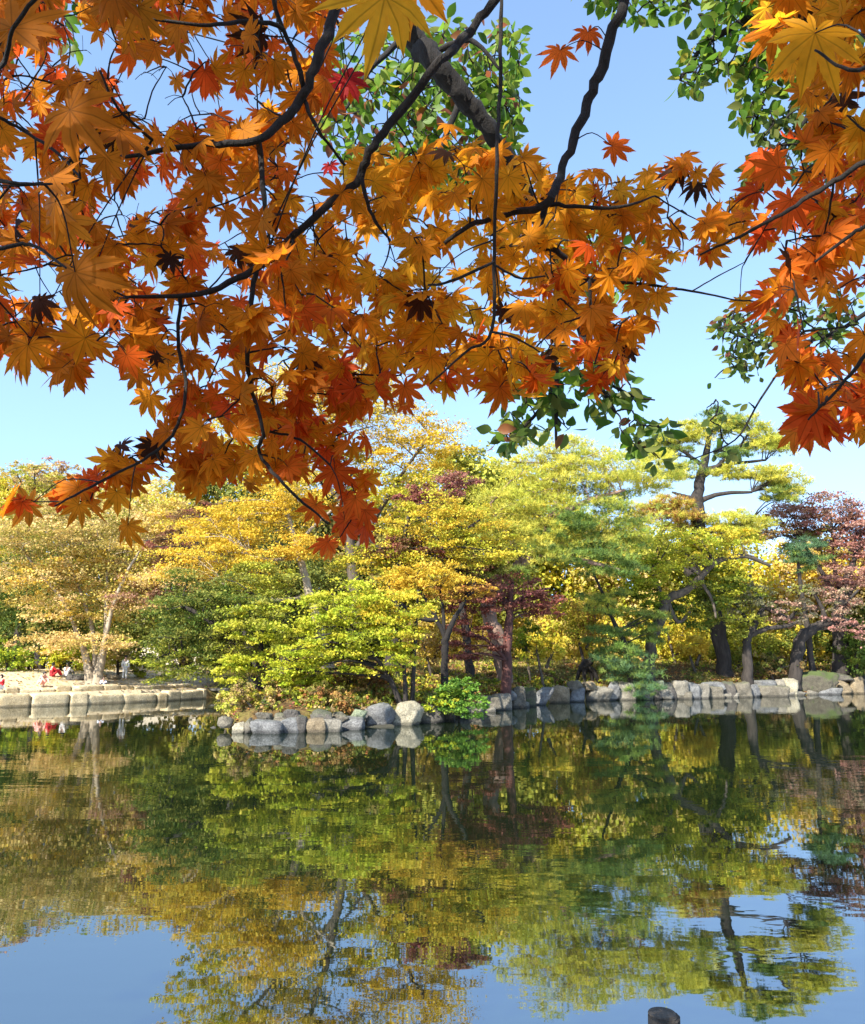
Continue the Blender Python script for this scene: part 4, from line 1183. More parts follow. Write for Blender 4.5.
o = bpy.data.objects.new('rock', boulder_mesh('rock', 0, 0, 0, .8, .5, .4, .3, seed=92)); o.data.materials.append(ST['tan']); COL.objects.link(o); o.location = (x, y, gz(x, y) - .08)
tag(o, 'small brown rock beside the child in the white top', 'stone')

# ------------------------------------------------------------------ the maple overhead
LOBES = [(-4, .46), (-3, .70), (-2, .88), (-1, .97), (0, 1.0), (1, .97), (2, .88), (3, .70), (4, .46)]
SP = R(38)


def leaf_template():
    prof = [(-1.0, .52), (-.95, .60), (-.88, .72), (-.82, .685), (-.68, .82), (-.61, .775), (-.42, .91), (-.36, .87), (-.14, .98), (0, 1.10), (.14, .98), (.36, .87), (.42, .91), (.61, .775), (.68, .82), (.82, .685), (.88, .72), (.95, .60)]
    pts = []
    for k, ln in LOBES:
        for t, r in prof:
            nb = dict(LOBES)
            side = nb.get(k + (1 if t > 0 else -1), .28)
            f = lerp(ln, min(ln, side), abs(t) ** 2.2)
            a = k * SP + t * SP * 0.5 * (0.92 if 0 < abs(t) < 1 else 1)
            pts.append((r * f * math.sin(a), r * f * math.cos(a)))
    a = 4 * SP + SP * .5
    pts.append((.1 * math.sin(a), .1 * math.cos(a)))
    out = np.array(pts); n = len(out)
    inner = out * 0.52
    P = np.concatenate([[[0, 0]], inner, out])
    tris = []
    for i in range(n - 1):
        tris.append((0, 1 + i + 1, 1 + i))
        a, b, c, d = 1 + i, 1 + i + 1, 1 + n + i + 1, 1 + n + i
        tris += [(a, b, c), (a, c, d)]
    return P, np.array(tris)


LP, LT = leaf_template()
_r = np.hypot(LP[:, 0], LP[:, 1]); _a = np.arctan2(LP[:, 0], LP[:, 1])
_lob = np.abs(((_a / SP + .5) % 1) - .5) * 2          # 0 on a lobe axis, 1 in a sinus


def maple_leaves(bases, tips, norms, sizes, cols):
    V, Q, C, U = [], [], [], []
    for b, t, nr, s, c in zip(bases, tips, norms, sizes, cols):
        t = np.array(t); nr = np.array(nr)
        t = t / np.linalg.norm(t); nr = nr - t * nr.dot(t); nr = nr / (np.linalg.norm(nr) + 1e-9); x = np.cross(t, nr)
        droop = random.uniform(.0, .42); fold = random.uniform(-.06, .2); cup = random.uniform(-.10, .16); tw = random.uniform(-.12, .12)
        wx = random.uniform(.86, 1.08)
        lobe_i = np.clip(np.round(_a / SP).astype(int) + 4, 0, 8)
        stretch = 1 + (np.array([random.gauss(0, .085) for _ in range(9)])[lobe_i]) * (1 - _lob) * np.clip(_r * 1.6 - .5, 0, 1)
        bend = random.gauss(0, .10) * _r ** 2
        lx, ly = LP[:, 0] * wx * stretch + bend, LP[:, 1] * stretch
        curl = max(0, random.gauss(-.05, .25)) * np.clip(_r - .45, 0, 1) ** 2
        lobeshift = np.array([random.uniform(-.09, .09) for _ in range(9)])[np.clip(np.round(_a / SP).astype(int) + 4, 0, 8)] * _r ** 2
        z = -droop * _r ** 2 - curl * 2.2 + fold * _lob * _r + cup * lx ** 2 + tw * lx * ly + lobeshift
        p = np.array(b)[None] + s * (lx[:, None] * x + ly[:, None] * t + z[:, None] * nr)
        V.append(p); Q.append(LT); C.append(np.repeat(c[None], len(LT), 0)); U.append(LP)
    off = np.cumsum([0] + [len(v) for v in V[:-1]])
    return np.concatenate(V), np.concatenate([q + o for q, o in zip(Q, off)]), np.concatenate(C), np.concatenate(U)


def oval_leaves(bases, tips, norms, sizes, cols, asp=.58):
    k = [(-.0, 0), (.20, .30), (.42, .48), (.62, .46), (.82, .26), (1.0, 0)]
    P = [(0, 0)] + [(w * asp, l) for l, w in k[1:-1]] + [(0, 1.0)] + [(-w * asp, l) for l, w in k[-2:0:-1]] + [(0, l) for l, w in k[1:-1]]
    P = np.array(P)
    # right 1..4, tip 5, left 6..9 (from tip down), mid 10..13
    T = [(0, 1, 10), (0, 10, 9)]
    for i in range(3):
        T += [(1 + i, 2 + i, 11 + i), (1 + i, 11 + i, 10 + i), (9 - i, 10 + i, 11 + i), (9 - i, 11 + i, 8 - i)]
    T += [(4, 5, 13), (13, 5, 6)]
    T = np.array(T)
    bases, tips, norms = np.array(bases), unit(np.array(tips)), np.array(norms)
    norms = unit(norms - tips * np.sum(norms * tips, 1, keepdims=True)); X = np.cross(tips, norms)
    s = np.array(sizes)[:, None, None]
    z = (.25 * np.abs(P[:, 0]) - .22 * P[:, 1] ** 2)[None, :, None] * RNG.uniform(.2, 1.4, (len(bases), 1, 1))
    V = bases[:, None] + s * (P[None, :, 0:1] * X[:, None] + P[None, :, 1:2] * tips[:, None] + z * norms[:, None])
    Q = T[None] + (np.arange(len(bases)) * len(P))[:, None, None]
    return V.reshape(-1, 3), Q.reshape(-1, 3), np.repeat(np.array(cols), len(T), 0)


def inpoly(px, py, poly):
    c = False; n = len(poly)
    for i in range(n):
        x0, y0 = poly[i]; x1, y1 = poly[(i + 1) % n]
        if (y0 > py) != (y1 > py) and px < (x1 - x0) * (py - y0) / (y1 - y0) + x0: c = not c
    return c


ORANGE = [(.78, .255, .012), (.74, .225, .012), (.82, .30, .016), (.68, .20, .012)]
YORANGE = [(.84, .37, .016), (.82, .33, .014), (.85, .43, .025), (.78, .29, .014)]
RORANGE = [(.80, .15, .015), (.76, .12, .015), (.82, .20, .02), (.66, .085, .014)]
DEEP = [(.58, .185, .014), (.52, .155, .012), (.62, .215, .016)]
CRIM = [(.45, .03, .03), (.36, .02, .03)]
DRY = [(.05, .022, .012), (.08, .03, .015)]

root_xy = (1.3, -1.6)
maple = empty('maple_tree', (root_xy[0], root_xy[1], gz(*root_xy)), 'fiery orange maple whose leafy boughs hang overhead across the whole view', 'tree')
mb = Vector(maple.location)
CROTCH = Vector((1.15, -1.2, 4.1))
tb = Tube()
tb.add([mb - Vector((0, 0, .2)), mb + Vector((0, 0, .1)), mb + Vector((-.05, .1, 1.3)), CROTCH - Vector((-.05, .12, .8)), CROTCH], [.27, .2, .16, .14, .12], 14, .12, 6)
tb.build('trunk', M_BARK_DARK, maple)

# skeleton: (points in picture columns/rows with a real distance, radius in px, joined to the trunk?)
SK = {
    'A': [[(345, -14, 1.75, 6), (318, 60, 1.74, 5.6), (297, 105, 1.72, 5), (258, 140, 1.7, 4.2), (195, 145, 1.65, 3.4), (125, 157, 1.6, 2)],
          [(258, 140, 1.7, 3.6), (264, 195, 1.7, 2.8), (270, 245, 1.68, 1.5)], [(304, 88, 1.72, 3), (283, 30, 1.66, 2.6), (240, 22, 1.6, 2.4), (200, 25, 1.55, 2), (95, 12, 1.5, 1.2)],
          [(302, 95, 1.72, 2.6), (318, 130, 1.75, 2), (345, 165, 1.78, 1.3)], [(283, 32, 1.66, 2.4), (270, -14, 1.6, 2.6)]],
    'B': [[(505, -14, 1.95, 5), (470, 32, 1.94, 5), (440, 62, 1.93, 5), (400, 112, 1.92, 4.8), (370, 152, 1.9, 4.6), (360, 177, 1.9, 4.8), (320, 212, 1.88, 4.2), (275, 254, 1.86, 4), (252, 271, 1.85, 3.8), (200, 293, 1.8, 3), (128, 297, 1.75, 1.6)],
          [(256, 270, 1.85, 3), (248, 325, 1.87, 2.6), (250, 380, 1.9, 2.3), (263, 430, 1.92, 2), (260, 455, 1.93, 1.9), (290, 490, 1.95, 1.6), (328, 524, 1.97, 1)],
          [(181, 294, 1.79, 2.2), (178, 340, 1.8, 2), (186, 390, 1.8, 1.8), (175, 430, 1.8, 1.7), (150, 455, 1.78, 1.6), (100, 482, 1.74, 1.4), (55, 506, 1.7, .9)],
          [(362, 178, 1.9, 2.4), (372, 215, 1.92, 2), (390, 240, 1.95, 1.2)], [(263, 430, 1.92, 1.6), (300, 440, 1.95, 1.3), (330, 465, 1.98, 1)]],
    'C': [[(628, -14, 2.05, 6.2), (602, 66, 2.04, 6), (585, 112, 2.03, 5.6), (562, 168, 2.0, 5), (546, 204, 2, 4.6), (505, 214, 1.98, 3.4), (462, 230, 1.96, 2.6), (425, 262, 1.94, 1.4)],
          [(546, 204, 2, 3.8), (537, 240, 2, 3.4), (560, 254, 2.02, 3), (590, 280, 2.04, 2.6), (640, 284, 2.08, 1.6), (690, 291, 2.1, 1.2), (735, 300, 2.12, .8)],
          [(546, 204, 2, 2.6), (590, 208, 2, 2), (625, 206, 2, 1.6), (655, 196, 2, .9)], [(692, 291, 2.1, .8), (720, 275, 2.1, .7), (745, 262, 2.1, .5)], [(590, 280, 2.04, 2), (592, 310, 2.04, 1.6), (610, 335, 2.03, 1)]],
    'D': [[(501, -14, 1.5, 2.2), (500, 80, 1.5, 2.2), (497, 160, 1.5, 2), (494, 240, 1.5, 2), (492, 330, 1.5, 1.8), (466, 352, 1.52, 1.4), (430, 384, 1.55, .9)],
          [(492, 332, 1.5, 1.4), (516, 338, 1.5, 1.2), (540, 352, 1.5, .8)], [(494, 262, 1.5, 1.6), (450, 282, 1.5, 1.6), (428, 285, 1.5, 1)], [(494, 265, 1.5, 1.4), (520, 278, 1.5, 1.2), (545, 276, 1.5, .8)]],
    'E': [[(885, 150, 1.4, 3.2), (826, 186, 1.42, 2.8), (782, 214, 1.44, 2.2), (740, 236, 1.46, 1.7), (700, 255, 1.5, 1)], [(885, 215, 1.3, 2.4), (850, 235, 1.32, 2), (815, 262, 1.34, 1.3)],
          [(890, 320, 1.3, 2.4), (858, 365, 1.34, 2), (835, 392, 1.36, 1.6), (808, 420, 1.38, 1)], [(890, 60, 1.0, 2.8), (850, 70, 1.02, 2), (815, 50, 1.0, 1.2)]],
    'G': [[(-20, 90, 1.0, 3), (4, 62, 1.0, 2.8), (14, 28, .98, 2.4), (44, -12, .95, 2.4)], [(-20, 108, 1.25, 2), (22, 130, 1.28, 1.8), (60, 155, 1.3, 1.6), (80, 178, 1.3, 1.2)], [(-20, 178, 1.1, 2.2), (20, 184, 1.1, 2), (52, 184, 1.1, 1.2)],
          [(-20, 250, .9, 2.4), (30, 245, .9, 2), (66, 268, .9, 1.2)], [(100, 70, 1.45, 1.2), (118, 108, 1.5, 1.6), (152, 140, 1.6, 2)]],
}
LIMB_LABEL = {'E': 'redder orange bough reaching in from the right', 'B': 'long black bough with hanging leafy twigs', 'D': 'thin straight hanging twig'}
skel_pts = []          # (Vector, limb key)
limb_tube, limb_leaves = {}, {}
for key, lines in SK.items():
    tb = Tube(); limb_tube[key] = tb; limb_leaves[key] = []
    for li, ln in enumerate(lines):
        ln = [(a, b, D * .84, r) for a, b, D, r in ln]
        pts = [at(a, b, D) for a, b, D, r in ln]; rad = [r / F * D for a, b, D, r in ln]
        # real bough: not a flat drawing, so it wanders in depth too
        for i in range(1, len(pts)): pts[i] = pts[i] + (pts[i] - Vector((0, 0, CAMZ))).normalized() * random.uniform(-.05, .05) * (0 if len(pts) < 3 else 1)
        px, py = ln[0][0], ln[0][1]
        if px < -5 or px > 870 or py < -5:
            a = pts[0]; mid = a.lerp(CROTCH, .5) + Vector((0, 0, .22 + .1 * random.random()))
            out = (pts[0] - pts[1]).normalized()
            pts = [CROTCH + Vector((0, 0, random.uniform(-.5, .1))), mid, a + out * .25] + pts
            rad = [max(.03, rad[0] * 2.0), max(.02, rad[0] * 1.4), rad[0] * 1.05] + rad
            skip = True
        else: skip = False
        Q = tb.add(pts, rad, sides=8, wob=.42, fine=6)
        for q in Q[(18 if skip else 0):]: skel_pts.append((q, key))
SKP = np.array([tuple(q) for q, k in skel_pts])

# where the leaves hang
HOLES = [(88, 58, 17), (150, 95, 24), (172, 118, 16), (28, 75, 10), (40, 288, 20), (62, 296, 14), (88, 155, 13), (22, 168, 12), (118, 28, 0), (200, 108, 10), (112, 225, 12), (150, 200, 10), (305, 215, 12), (100, 345, 0), (835, 335, 22), (865, 300, 16),
         (190, 60, 9), (305, 185, 9), (325, 180, 12), (380, 252, 13), (230, 240, 9), (285, 30, 8), (215, 55, 8), (275, 95, 9), (160, 280, 8), (222, 290, 9), (210, 345, 12), (440, 275, 9), (175, 330, 10)]
ZONES = [
    # polygon, leaves, nearest, farthest, palette chooser
    ([(-40, -40), (350, -40), (332, 60), (300, 120), (292, 330), (150, 335), (100, 375), (50, 360), (0, 350), (-40, 350)], 920, 1.35, 2.5, 'left'),
    ([(-40, -40), (160, -40), (150, 130), (140, 250), (110, 300), (-40, 290)], 10, 1.0, 1.2, 'near'),
    ([(292, 135), (335, 170), (400, 158), (450, 150), (520, 165), (600, 185), (640, 235), (652, 325), (622, 385), (560, 368), (520, 395), (440, 388), (400, 412), (290, 420)], 600, 1.5, 2.4, 'mid'),
    ([(600, 180), (690, 172), (732, 212), (722, 268), (655, 262), (602, 232)], 40, 1.8, 2.2, 'mid'),
    ([(130, 330), (292, 330), (300, 400), (270, 485), (182, 492), (150, 480), (120, 470), (152, 440), (150, 395)], 130, 1.6, 2.1, 'low'),
    ([(150, 450), (110, 470), (40, 500), (20, 520), (60, 525), (110, 512), (165, 490)], 18, 1.65, 1.8, 'low'),
    ([(270, 410), (342, 430), (356, 500), (360, 545), (338, 552), (312, 490), (268, 450)], 42, 1.85, 2.05, 'tip'),
    ([(885, -30), (765, -30), (775, 70), (800, 112), (775, 152), (738, 205), (742, 238), (778, 262), (795, 300), (778, 395), (800, 435), (885, 440)], 320, 1.2, 2.1, 'right'),
]


def zone_colour(z, px, py, D):
    r = random.random()
    if r < .012: return random.choice(DRY)
    if z == 'left': return random.choice(RORANGE if D > 1.85 and r < .65 or r < .12 else ORANGE if r < .8 else DEEP)
    if z == 'near': return random.choice(DEEP)
    if z == 'mid':
        t = 1 - abs(px - 480) / 240 - max(0, py - 250) / 260
        return random.choice(YORANGE if random.random() < t + .1 else RORANGE if r < .1 + max(0, py - 330) / 160 else ORANGE)
    if z == 'low': return random.choice(ORANGE if r < .75 else DEEP if r < .86 else RORANGE)
    if z == 'tip': return random.choice(RORANGE if r < .7 else ORANGE)
    return random.choice((YORANGE if r < .5 else ORANGE) if py < 150 else RORANGE if r < .68 else ORANGE)


def twig_to(tube, a, node, r0, r1, sides=5):
    ln = (node - a).length
    side = Vector((random.uniform(-.12, .12), random.uniform(-.12, .12), random.uniform(-.02, .14))) * ln
    mid = a.lerp(node, .5) + side
    tube.add([a, mid, node], [r0, (r0 + r1) / 2, r1], sides=sides, wob=.5, fine=4)
    return [a.lerp(mid, .5), mid, mid.lerp(node, .5), node]


def grow(targets, pts, owner, emit, tubes, r=(.0024, .0014), back=.35):
    """joins every target to the growing set of branch points, nearest first, so twigs fork like real ones"""
    T = np.array([tuple(t[0]) for t in targets]); n = len(T)
    P = np.array([tuple(p) for p in pts]); own = list(owner)
    D = np.linalg.norm(T[:, None] - P[None], axis=2)
    best = D.argmin(1); bd = D.min(1)
    left = np.ones(n, bool)
    for _ in range(n):
        i = int(np.where(left, bd, 1e9).argmin()); left[i] = False
        j = int(best[i]); a = Vector(P[j]); node = Vector(T[i]); key = own[j]
        new = twig_to(tubes[key], a, node, r[0], r[1])
        emit(targets[i], node, key)
        k0 = len(P)
        P = np.concatenate([P, np.array([tuple(q) for q in new])]); own += [key] * len(new)
        d = np.linalg.norm(T[:, None] - P[None, k0:], axis=2) + .02
        m = d.min(1); up = m < bd
        best[up] = k0 + d.argmin(1)[up]; bd[up] = m[up]


TARGETS = []


def leaf_cluster(target, node, key):
    _, px, py, D, zone, n = target
    tb = limb_tube[key]
    for k in range(n):
        th = random.uniform(0, 6.283)
        out = Vector((math.cos(th), math.sin(th) * .8, random.uniform(-.85, .25))).normalized()
        b = node + out * random.uniform(.02, .06)
        tb.add([node, node.lerp(b, .5) + Vector((0, 0, .006)), b], [.0009, .0008, .0008], sides=4, fine=2)
        tip = out * .75 + Vector((random.gauss(0, .35), random.gauss(0, .25), -.75 + random.gauss(0, .3)))
        toc = (Vector((0, 0, CAMZ)) - b).normalized()
        # leaf blades hang from their stalks, undersides turned down and out over the open water
        nr = Vector((random.gauss(-.1, .5), random.gauss(0, .4) - .6, random.gauss(0, .42) - .08)) if random.random() < .85 else Vector((random.gauss(0, 1), random.gauss(0, 1), random.gauss(0, 1)))
        nr += toc * .12
        s = random.uniform(.038, .058) * (1.0 if zone != 'near' else 1.05)
        m = b + tip.normalized() * s * .5
        mx, my = pix(m)
        if any(math.hypot(mx - hx, my - hy) < hr + .25 * s / m.y * F for hx, hy, hr in HOLES if hr): continue
        c = np.array(zone_colour(zone, px, py, D)) * random.uniform(.85, 1.12)
        limb_leaves[key].append((tuple(b), tuple(tip), tuple(nr), s, c))


for poly, cnt, d0, d1, zone in ZONES:
    xs = [p[0] for p in poly]; ys = [p[1] for p in poly]
    done, tries, pts = 0, 0, []
    per = 3
    while done < cnt and tries < 40000:
        tries += 1
        best, bd = None, -1
        for _ in range(5):
            px, py = random.uniform(min(xs), max(xs)), random.uniform(min(ys), max(ys))
            if not inpoly(px, py, poly): continue
            if any(math.hypot(px - hx, py - hy) < hr + 8 for hx, hy, hr in HOLES if hr) and random.random() < .93: continue
            dd = min([math.hypot(px - a, py - b) for a, b in pts] or [1e3])
            if dd > bd: best, bd = (px, py), dd
        if best is None: continue
        pts.append(best)
        n = random.choice([2, 3, 3, 4])
        D = lerp(d0, d1, random.random())
        TARGETS.append((at(best[0], best[1] - 12, D), best[0], best[1], D, zone, n))
        done += n

grow(TARGETS, [q for q, k in skel_pts], [k for q, k in skel_pts], leaf_cluster, limb_tube)

# single leaves one can pick out
for px, py, D, s, cset, tx, tz, key in [
    (560, 50, 1.74, .055, RORANGE, -.25, -1, 'C'), (588, 32, 1.74, .050, RORANGE, .1, -1, 'C'), (612, 146, 1.72, .055, CRIM + RORANGE, 1, -.15, 'C'), (345, 78, 1.6, .058, CRIM, .6, -.7, 'A'), (350, 88, 1.62, .05, ORANGE, -.4, -.8, 'A'),
    (330, 165, 1.8, .03, CRIM, .1, -1, 'A'), (740, 300, 2.1, .045, ORANGE, .2, -.5, 'C'), (128, 525, 1.78, .05, ORANGE, -.1, -1, 'B'), (385, -4, .80, .078, YORANGE, -.12, -1, 'A'), (415, -30, .85, .07, YORANGE, .3, -1, 'B'),
    (70, 110, .98, .074, DEEP, .6, -.8, 'G'), (75, 272, 1.0, .072, DEEP, .55, -.85, 'G'), (12, 28, .95, .074, DEEP, .7, .4, 'G'), 
    (815, 33, 1.0, .078, YORANGE, -.35, -1, 'E'), (335, 470, 1.95, .07, RORANGE, .2, -1, 'B'), (345, 520, 1.98, .07, RORANGE, .3, -1, 'B'), (30, 505, 1.7, .06, DEEP, -1, -.35, 'B'), (28, 345, 1.5, .065, ORANGE, 0, -1, 'G'), (72, 332, 1.55, .066, ORANGE, .1, -1, 'G'),
    (40, 300, 1.4, .045, DRY, -.1, -1, 'G'), (420, 300, 1.6, .05, DRY, .1, -1, 'D'), (240, 250, 1.7, .045, DRY, 0, -1, 'B'), (315, 275, 1.8, .035, DRY, .8, -.6, 'B'), (155, 354, 1.75, .028, DRY, 0, -1, 'B'),
    (585, 345, 2.0, .062, RORANGE, .1, -1, 'C'), (505, 370, 1.9, .062, RORANGE, .05, -1, 'D'), (820, 410, 1.4, .062, RORANGE, .3, -1, 'E'),
]:
    b = at(px, py, D)
    i = min((i for i in range(len(skel_pts)) if skel_pts[i][1] == key), key=lambda i: (skel_pts[i][0] - b).length)
    a = skel_pts[i][0]
    limb_tube[key].add([a, a.lerp(b, .5) + Vector((0, 0, .03)), b], [.0018, .0012, .0009], sides=5, fine=4, wob=.4)
    limb_leaves[key].append((tuple(b), (tx, random.uniform(-.25, .1), tz), (random.uniform(-.3, .2), -.85, random.uniform(-.35, .1)), s, np.array(random.choice(cset)) * random.uniform(.92, 1.08)))

for key in SK:
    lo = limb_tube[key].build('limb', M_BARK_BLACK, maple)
    if key in LIMB_LABEL: lo['label'] = LIMB_LABEL[key]
    LL = limb_leaves[key]
    if LL:
        V, Q, C, U = maple_leaves(*zip(*LL))
        link('foliage', fast_mesh('foliage', V, Q, C, True, U), M_NEARLEAF, lo)
# the rest of the maple's crown, above and behind the camera
LL = []
NCROWN = 1300
u = RNG.normal(0, 1, (NCROWN, 3)); u = unit(u) * RNG.uniform(.15, 1, (NCROWN, 1)) ** .45
P = np.array([.2, -1.9, 5.7]) + u * np.array([4.6, 3.3, 1.35])
P = P[~((P[:, 1] > .6) & (P[:, 2] < CAMZ + P[:, 1] * .95))]
n = len(P)
v, q = kites(P, unit(np.array([0, 0, 1.0]) + RNG.normal(0, .5, (n, 3))), unit(RNG.normal(0, 1, (n, 3))), RNG.uniform(.16, .26, n), .9)
cc = np.array(ORANGE + YORANGE + RORANGE)[RNG.integers(0, 12, n)]
link('crown', fast_mesh('crown', v, q, np.repeat(cc, 2, 0)), M_LEAF, maple)
for k in range(9):
    th = k * .7; e = Vector((.2 + 3.4 * math.cos(th), -1.9 + 2.4 * math.sin(th), 5.6 + random.uniform(-.4, .5)))
    tb = Tube(); tb.add([CROTCH, CROTCH.lerp(e, .5) + Vector((0, 0, .35)), e], [.07, .045, .015], 7, .3, 5); tb.build('limb', M_BARK_DARK, maple)

# ------------------------------------------------------------------ the green broadleaf tree overhead
bl_xy = (-2.6, -1.4)
alder = empty('broadleaf_tree', (bl_xy[0], bl_xy[1], gz(*bl_xy)), 'green leaved tree with a thick blackish bough behind the orange maple leaves overhead', 'tree')
ab = Vector(alder.location)
top = Vector((-2.3, -.6, 5.6))
tb = Tube(); tb.add([ab - Vector((0, 0, .2)), ab + Vector((0, 0, .15)), ab + Vector((.1, .3, 2.2)), top, top + Vector((.3, .5, 1.5))], [.3, .22, .18, .15, .1], 14, .12, 6); tb.build('trunk', M_BARK_DARK, alder)
gsk = []
GL = [
    [(392, 0, 3.7, 13), (430, 55, 3.8, 12.5), (462, 95, 3.9, 11.5), (488, 128, 4.0, 10), (530, 200, 4.3, 8), (560, 270, 4.6, 6.5), (586, 345, 4.6, 4.5), (600, 385, 4.6, 3), (615, 412, 4.55, 1.6)],
    [(562, 275, 4.6, 4.5), (558, 330, 4.6, 4), (556, 385, 4.6, 3), (556, 440, 4.55, 1.2)], [(556, 395, 4.6, 2.4), (535, 415, 4.6, 2), (515, 438, 4.6, 1)], [(600, 378, 4.6, 1.8), (630, 395, 4.6, 1.5), (655, 400, 4.6, .8)],
    [(462, 95, 4.4, 4), (440, 150, 4.4, 3), (420, 190, 4.35, 1.6)], [(430, 55, 4.3, 4), (470, 40, 4.2, 3), (500, 70, 4.2, 1.5)], [(412, 30, 4.2, 4), (370, 70, 4.2, 3), (345, 110, 4.2, 1.5)],
    [(880, -40, 4.0, 9), (800, -20, 4.0, 7), (745, 20, 4.1, 4.5), (705, 45, 4.2, 3), (680, 80, 4.2, 1.5)], [(760, 10, 4.1, 3), (770, 70, 4.1, 2.4), (760, 110, 4.1, 1.6), (752, 130, 4.1, 1)], [(800, -20, 4.0, 4), (815, 90, 4, 3), (790, 140, 4, 2), (760, 170, 4, 1.2)],
    [(745, -30, 4.1, 3.5), (660, -20, 4.1, 3), (620, 5, 4.1, 1.6)],
    [(885, 300, 4.4, 2.6), (830, 335, 4.4, 2), (770, 345, 4.4, 1.6), (725, 330, 4.4, .8)], [(800, 340, 4.4, 1.4), (760, 400, 4.4, 1.1), (735, 440, 4.4, .9), (690, 460, 4.4, .6)], 
]
gt = [Tube() for _ in range(3)]
for i, ln in enumerate(GL):
    tb = gt[0 if i < 7 else 1 if i < 11 else 2]
    pts = [at(a, b, D) for a, b, D, r in ln]; rad = [r / F * D for a, b, D, r in ln]
    if i in (0, 7, 11):
        anchor = top if i == 0 else top + Vector((.4, .5, 1.2)) if i == 7 else top + Vector((.2, .3, .8))
        if i == 0:
            pts = [anchor, anchor.lerp(pts[0], .5) + Vector((0, 0, .5))] + pts; rad = [.12, .09] + rad
        else:
            ex = Vector((3.6 if i == 7 else 4.2, 2.6, 6.3 if i == 7 else 5.2))
            pts = [anchor, Vector((1.0, .6, 7.6 if i == 7 else 7.1)), ex] + pts; rad = [.1, .08, .05] + rad
    Q = tb.add(pts, rad, sides=9, wob=.2, fine=6)
    for q in Q: gsk.append((q, 0 if i < 7 else 1 if i < 11 else 2))
GSP = np.array([tuple(q) for q, k in gsk])
GG = [(.12, .24, .022), (.17, .30, .03), (.08, .17, .02), (.24, .33, .04)]
GD = [(.10, .15, .03), (.14, .19, .04), (.08, .12, .03), (.19, .21, .05)]
GY = [(.42, .36, .04), (.34, .32, .04), (.24, .28, .04)]
GR = [(.28, .09, .04), (.22, .08, .05), (.34, .13, .05)]
OV = [[], [], []]
GT = [[], [], []]
for (poly, cnt, d0, d1, size, mixes, kk) in [
    ([(318, 40), (400, 20), (515, 20), (522, 60), (520, 140), (500, 200), (400, 200), (318, 130)], 360, 4.5, 5.2, .092, [(GG, .62), (GD, .16), (GR, .14), (GY, .08)], 0),
    ([(410, 30), (522, 40), (515, 180), (410, 190)], 190, 4.6, 5.3, .085, [(GG, .7), (GD, .3)], 0),
    ([(500, 360), (560, 345), (640, 370), (672, 410), (660, 462), (640, 455), (600, 425), (560, 430), (520, 445), (490, 445)], 125, 4.4, 4.8, .10, [(GD, .45), (GG, .47), (GY, .04), (GR, .04)], 0),
    ([(600, 200), (640, 210), (650, 280), (560, 330), (560, 230)], 40, 4.4, 4.8, .09, [(GG, .7), (GD, .3)], 0),
    ([(560, -30), (700, -30), (690, 10), (640, 18), (605, 12)], 60, 4.0, 4.3, .085, [(GG, .8), (GD, .2)], 1),
    ([(685, -30), (870, -30), (860, 60), (800, 100), (770, 90), (775, 120), (742, 120), (735, 90), (690, 92), (672, 82), (690, 40)], 300, 3.9, 4.4, .088, [(GG, .74), (GY, .14), (GD, .12)], 1),
    ([(780, 105), (830, 100), (830, 200), (780, 165), (742, 188), (750, 150)], 110, 3.9, 4.2, .062, [(GD, 1)], 1),
    ([(712, 315), (770, 300), (865, 290), (850, 330), (800, 352), (760, 372), (735, 375)], 170, 4.2, 4.7, .058, [(GD, .75), (GY, .12), (GR, .06), (GG, .07)], 2),
    ([(700, 380), (750, 372), (755, 400), (740, 455), (700, 460)], 13, 4.3, 4.6, .065, [(GD, .9), (GG, .1)], 2),
    ([(-40, -40), (110, -40), (100, 40), (-40, 60)], 45, 4, 4.6, .09, [(GG, .8), (GD, .2)], 0),
]:
    xs = [p[0] for p in poly]; ys = [p[1] for p in poly]
    done = 0
    while done < cnt * 3.2:
        px, py = random.uniform(min(xs), max(xs)), random.uniform(min(ys), max(ys))
        if not inpoly(px, py, poly): continue
        D = random.uniform(d0, d1); node = at(px, py, D)
        GT[kk].append((node, mixes, size)); done += 3.5
GTUBES = dict(enumerate(gt))


def oval_cluster(target, node, kk):
    _, mixes, size = target
    if True:
        for _ in range(random.choice([2, 3, 4, 5])):
            r = random.random(); s = 0
            for cs, w in mixes:
                s += w
                if r <= s: break
            d = Vector((random.gauss(0, .6), random.gauss(0, .6), random.gauss(-.45, .4))).normalized()
            OV[kk].append((tuple(node + d * random.uniform(0, .05)), tuple(d), (random.gauss(0, .6), random.gauss(-.35, .5), random.gauss(-.4, .5)), size * random.uniform(.7, 1.2), np.array(random.choice(cs)) * random.uniform(.85, 1.15)))


for kk in range(3):
    grow(GT[kk], [q for q, k in gsk if k == kk], [kk] * sum(1 for q, k in gsk if k == kk), oval_cluster, GTUBES, (.006, .003))
for kk in range(3):
    lo = gt[kk].build('limb', M_BARK_BLACK, alder)
    v, q, c = oval_leaves(*zip(*OV[kk]))
    link('foliage', fast_mesh('foliage', v, q, c), M_OVAL, lo)
# the rest of its crown, over and behind the camera
P = np.array([-3.4, -2.4, 7.4]) + unit(RNG.normal(0, 1, (1200, 3))) * RNG.uniform(.1, 1, (1200, 1)) ** .45 * np.array([4.2, 3.4, 1.7])
n = len(P)
v, q = kites(P, unit(np.array([0, 0, 1.0]) + RNG.normal(0, .5, (n, 3))), unit(RNG.normal(0, 1, (n, 3))), RNG.uniform(.18, .3, n), .8)
link('crown', fast_mesh('crown', v, q, np.repeat(np.array(GG)[RNG.integers(0, 4, n)], 2, 0)), M_LEAF, alder)

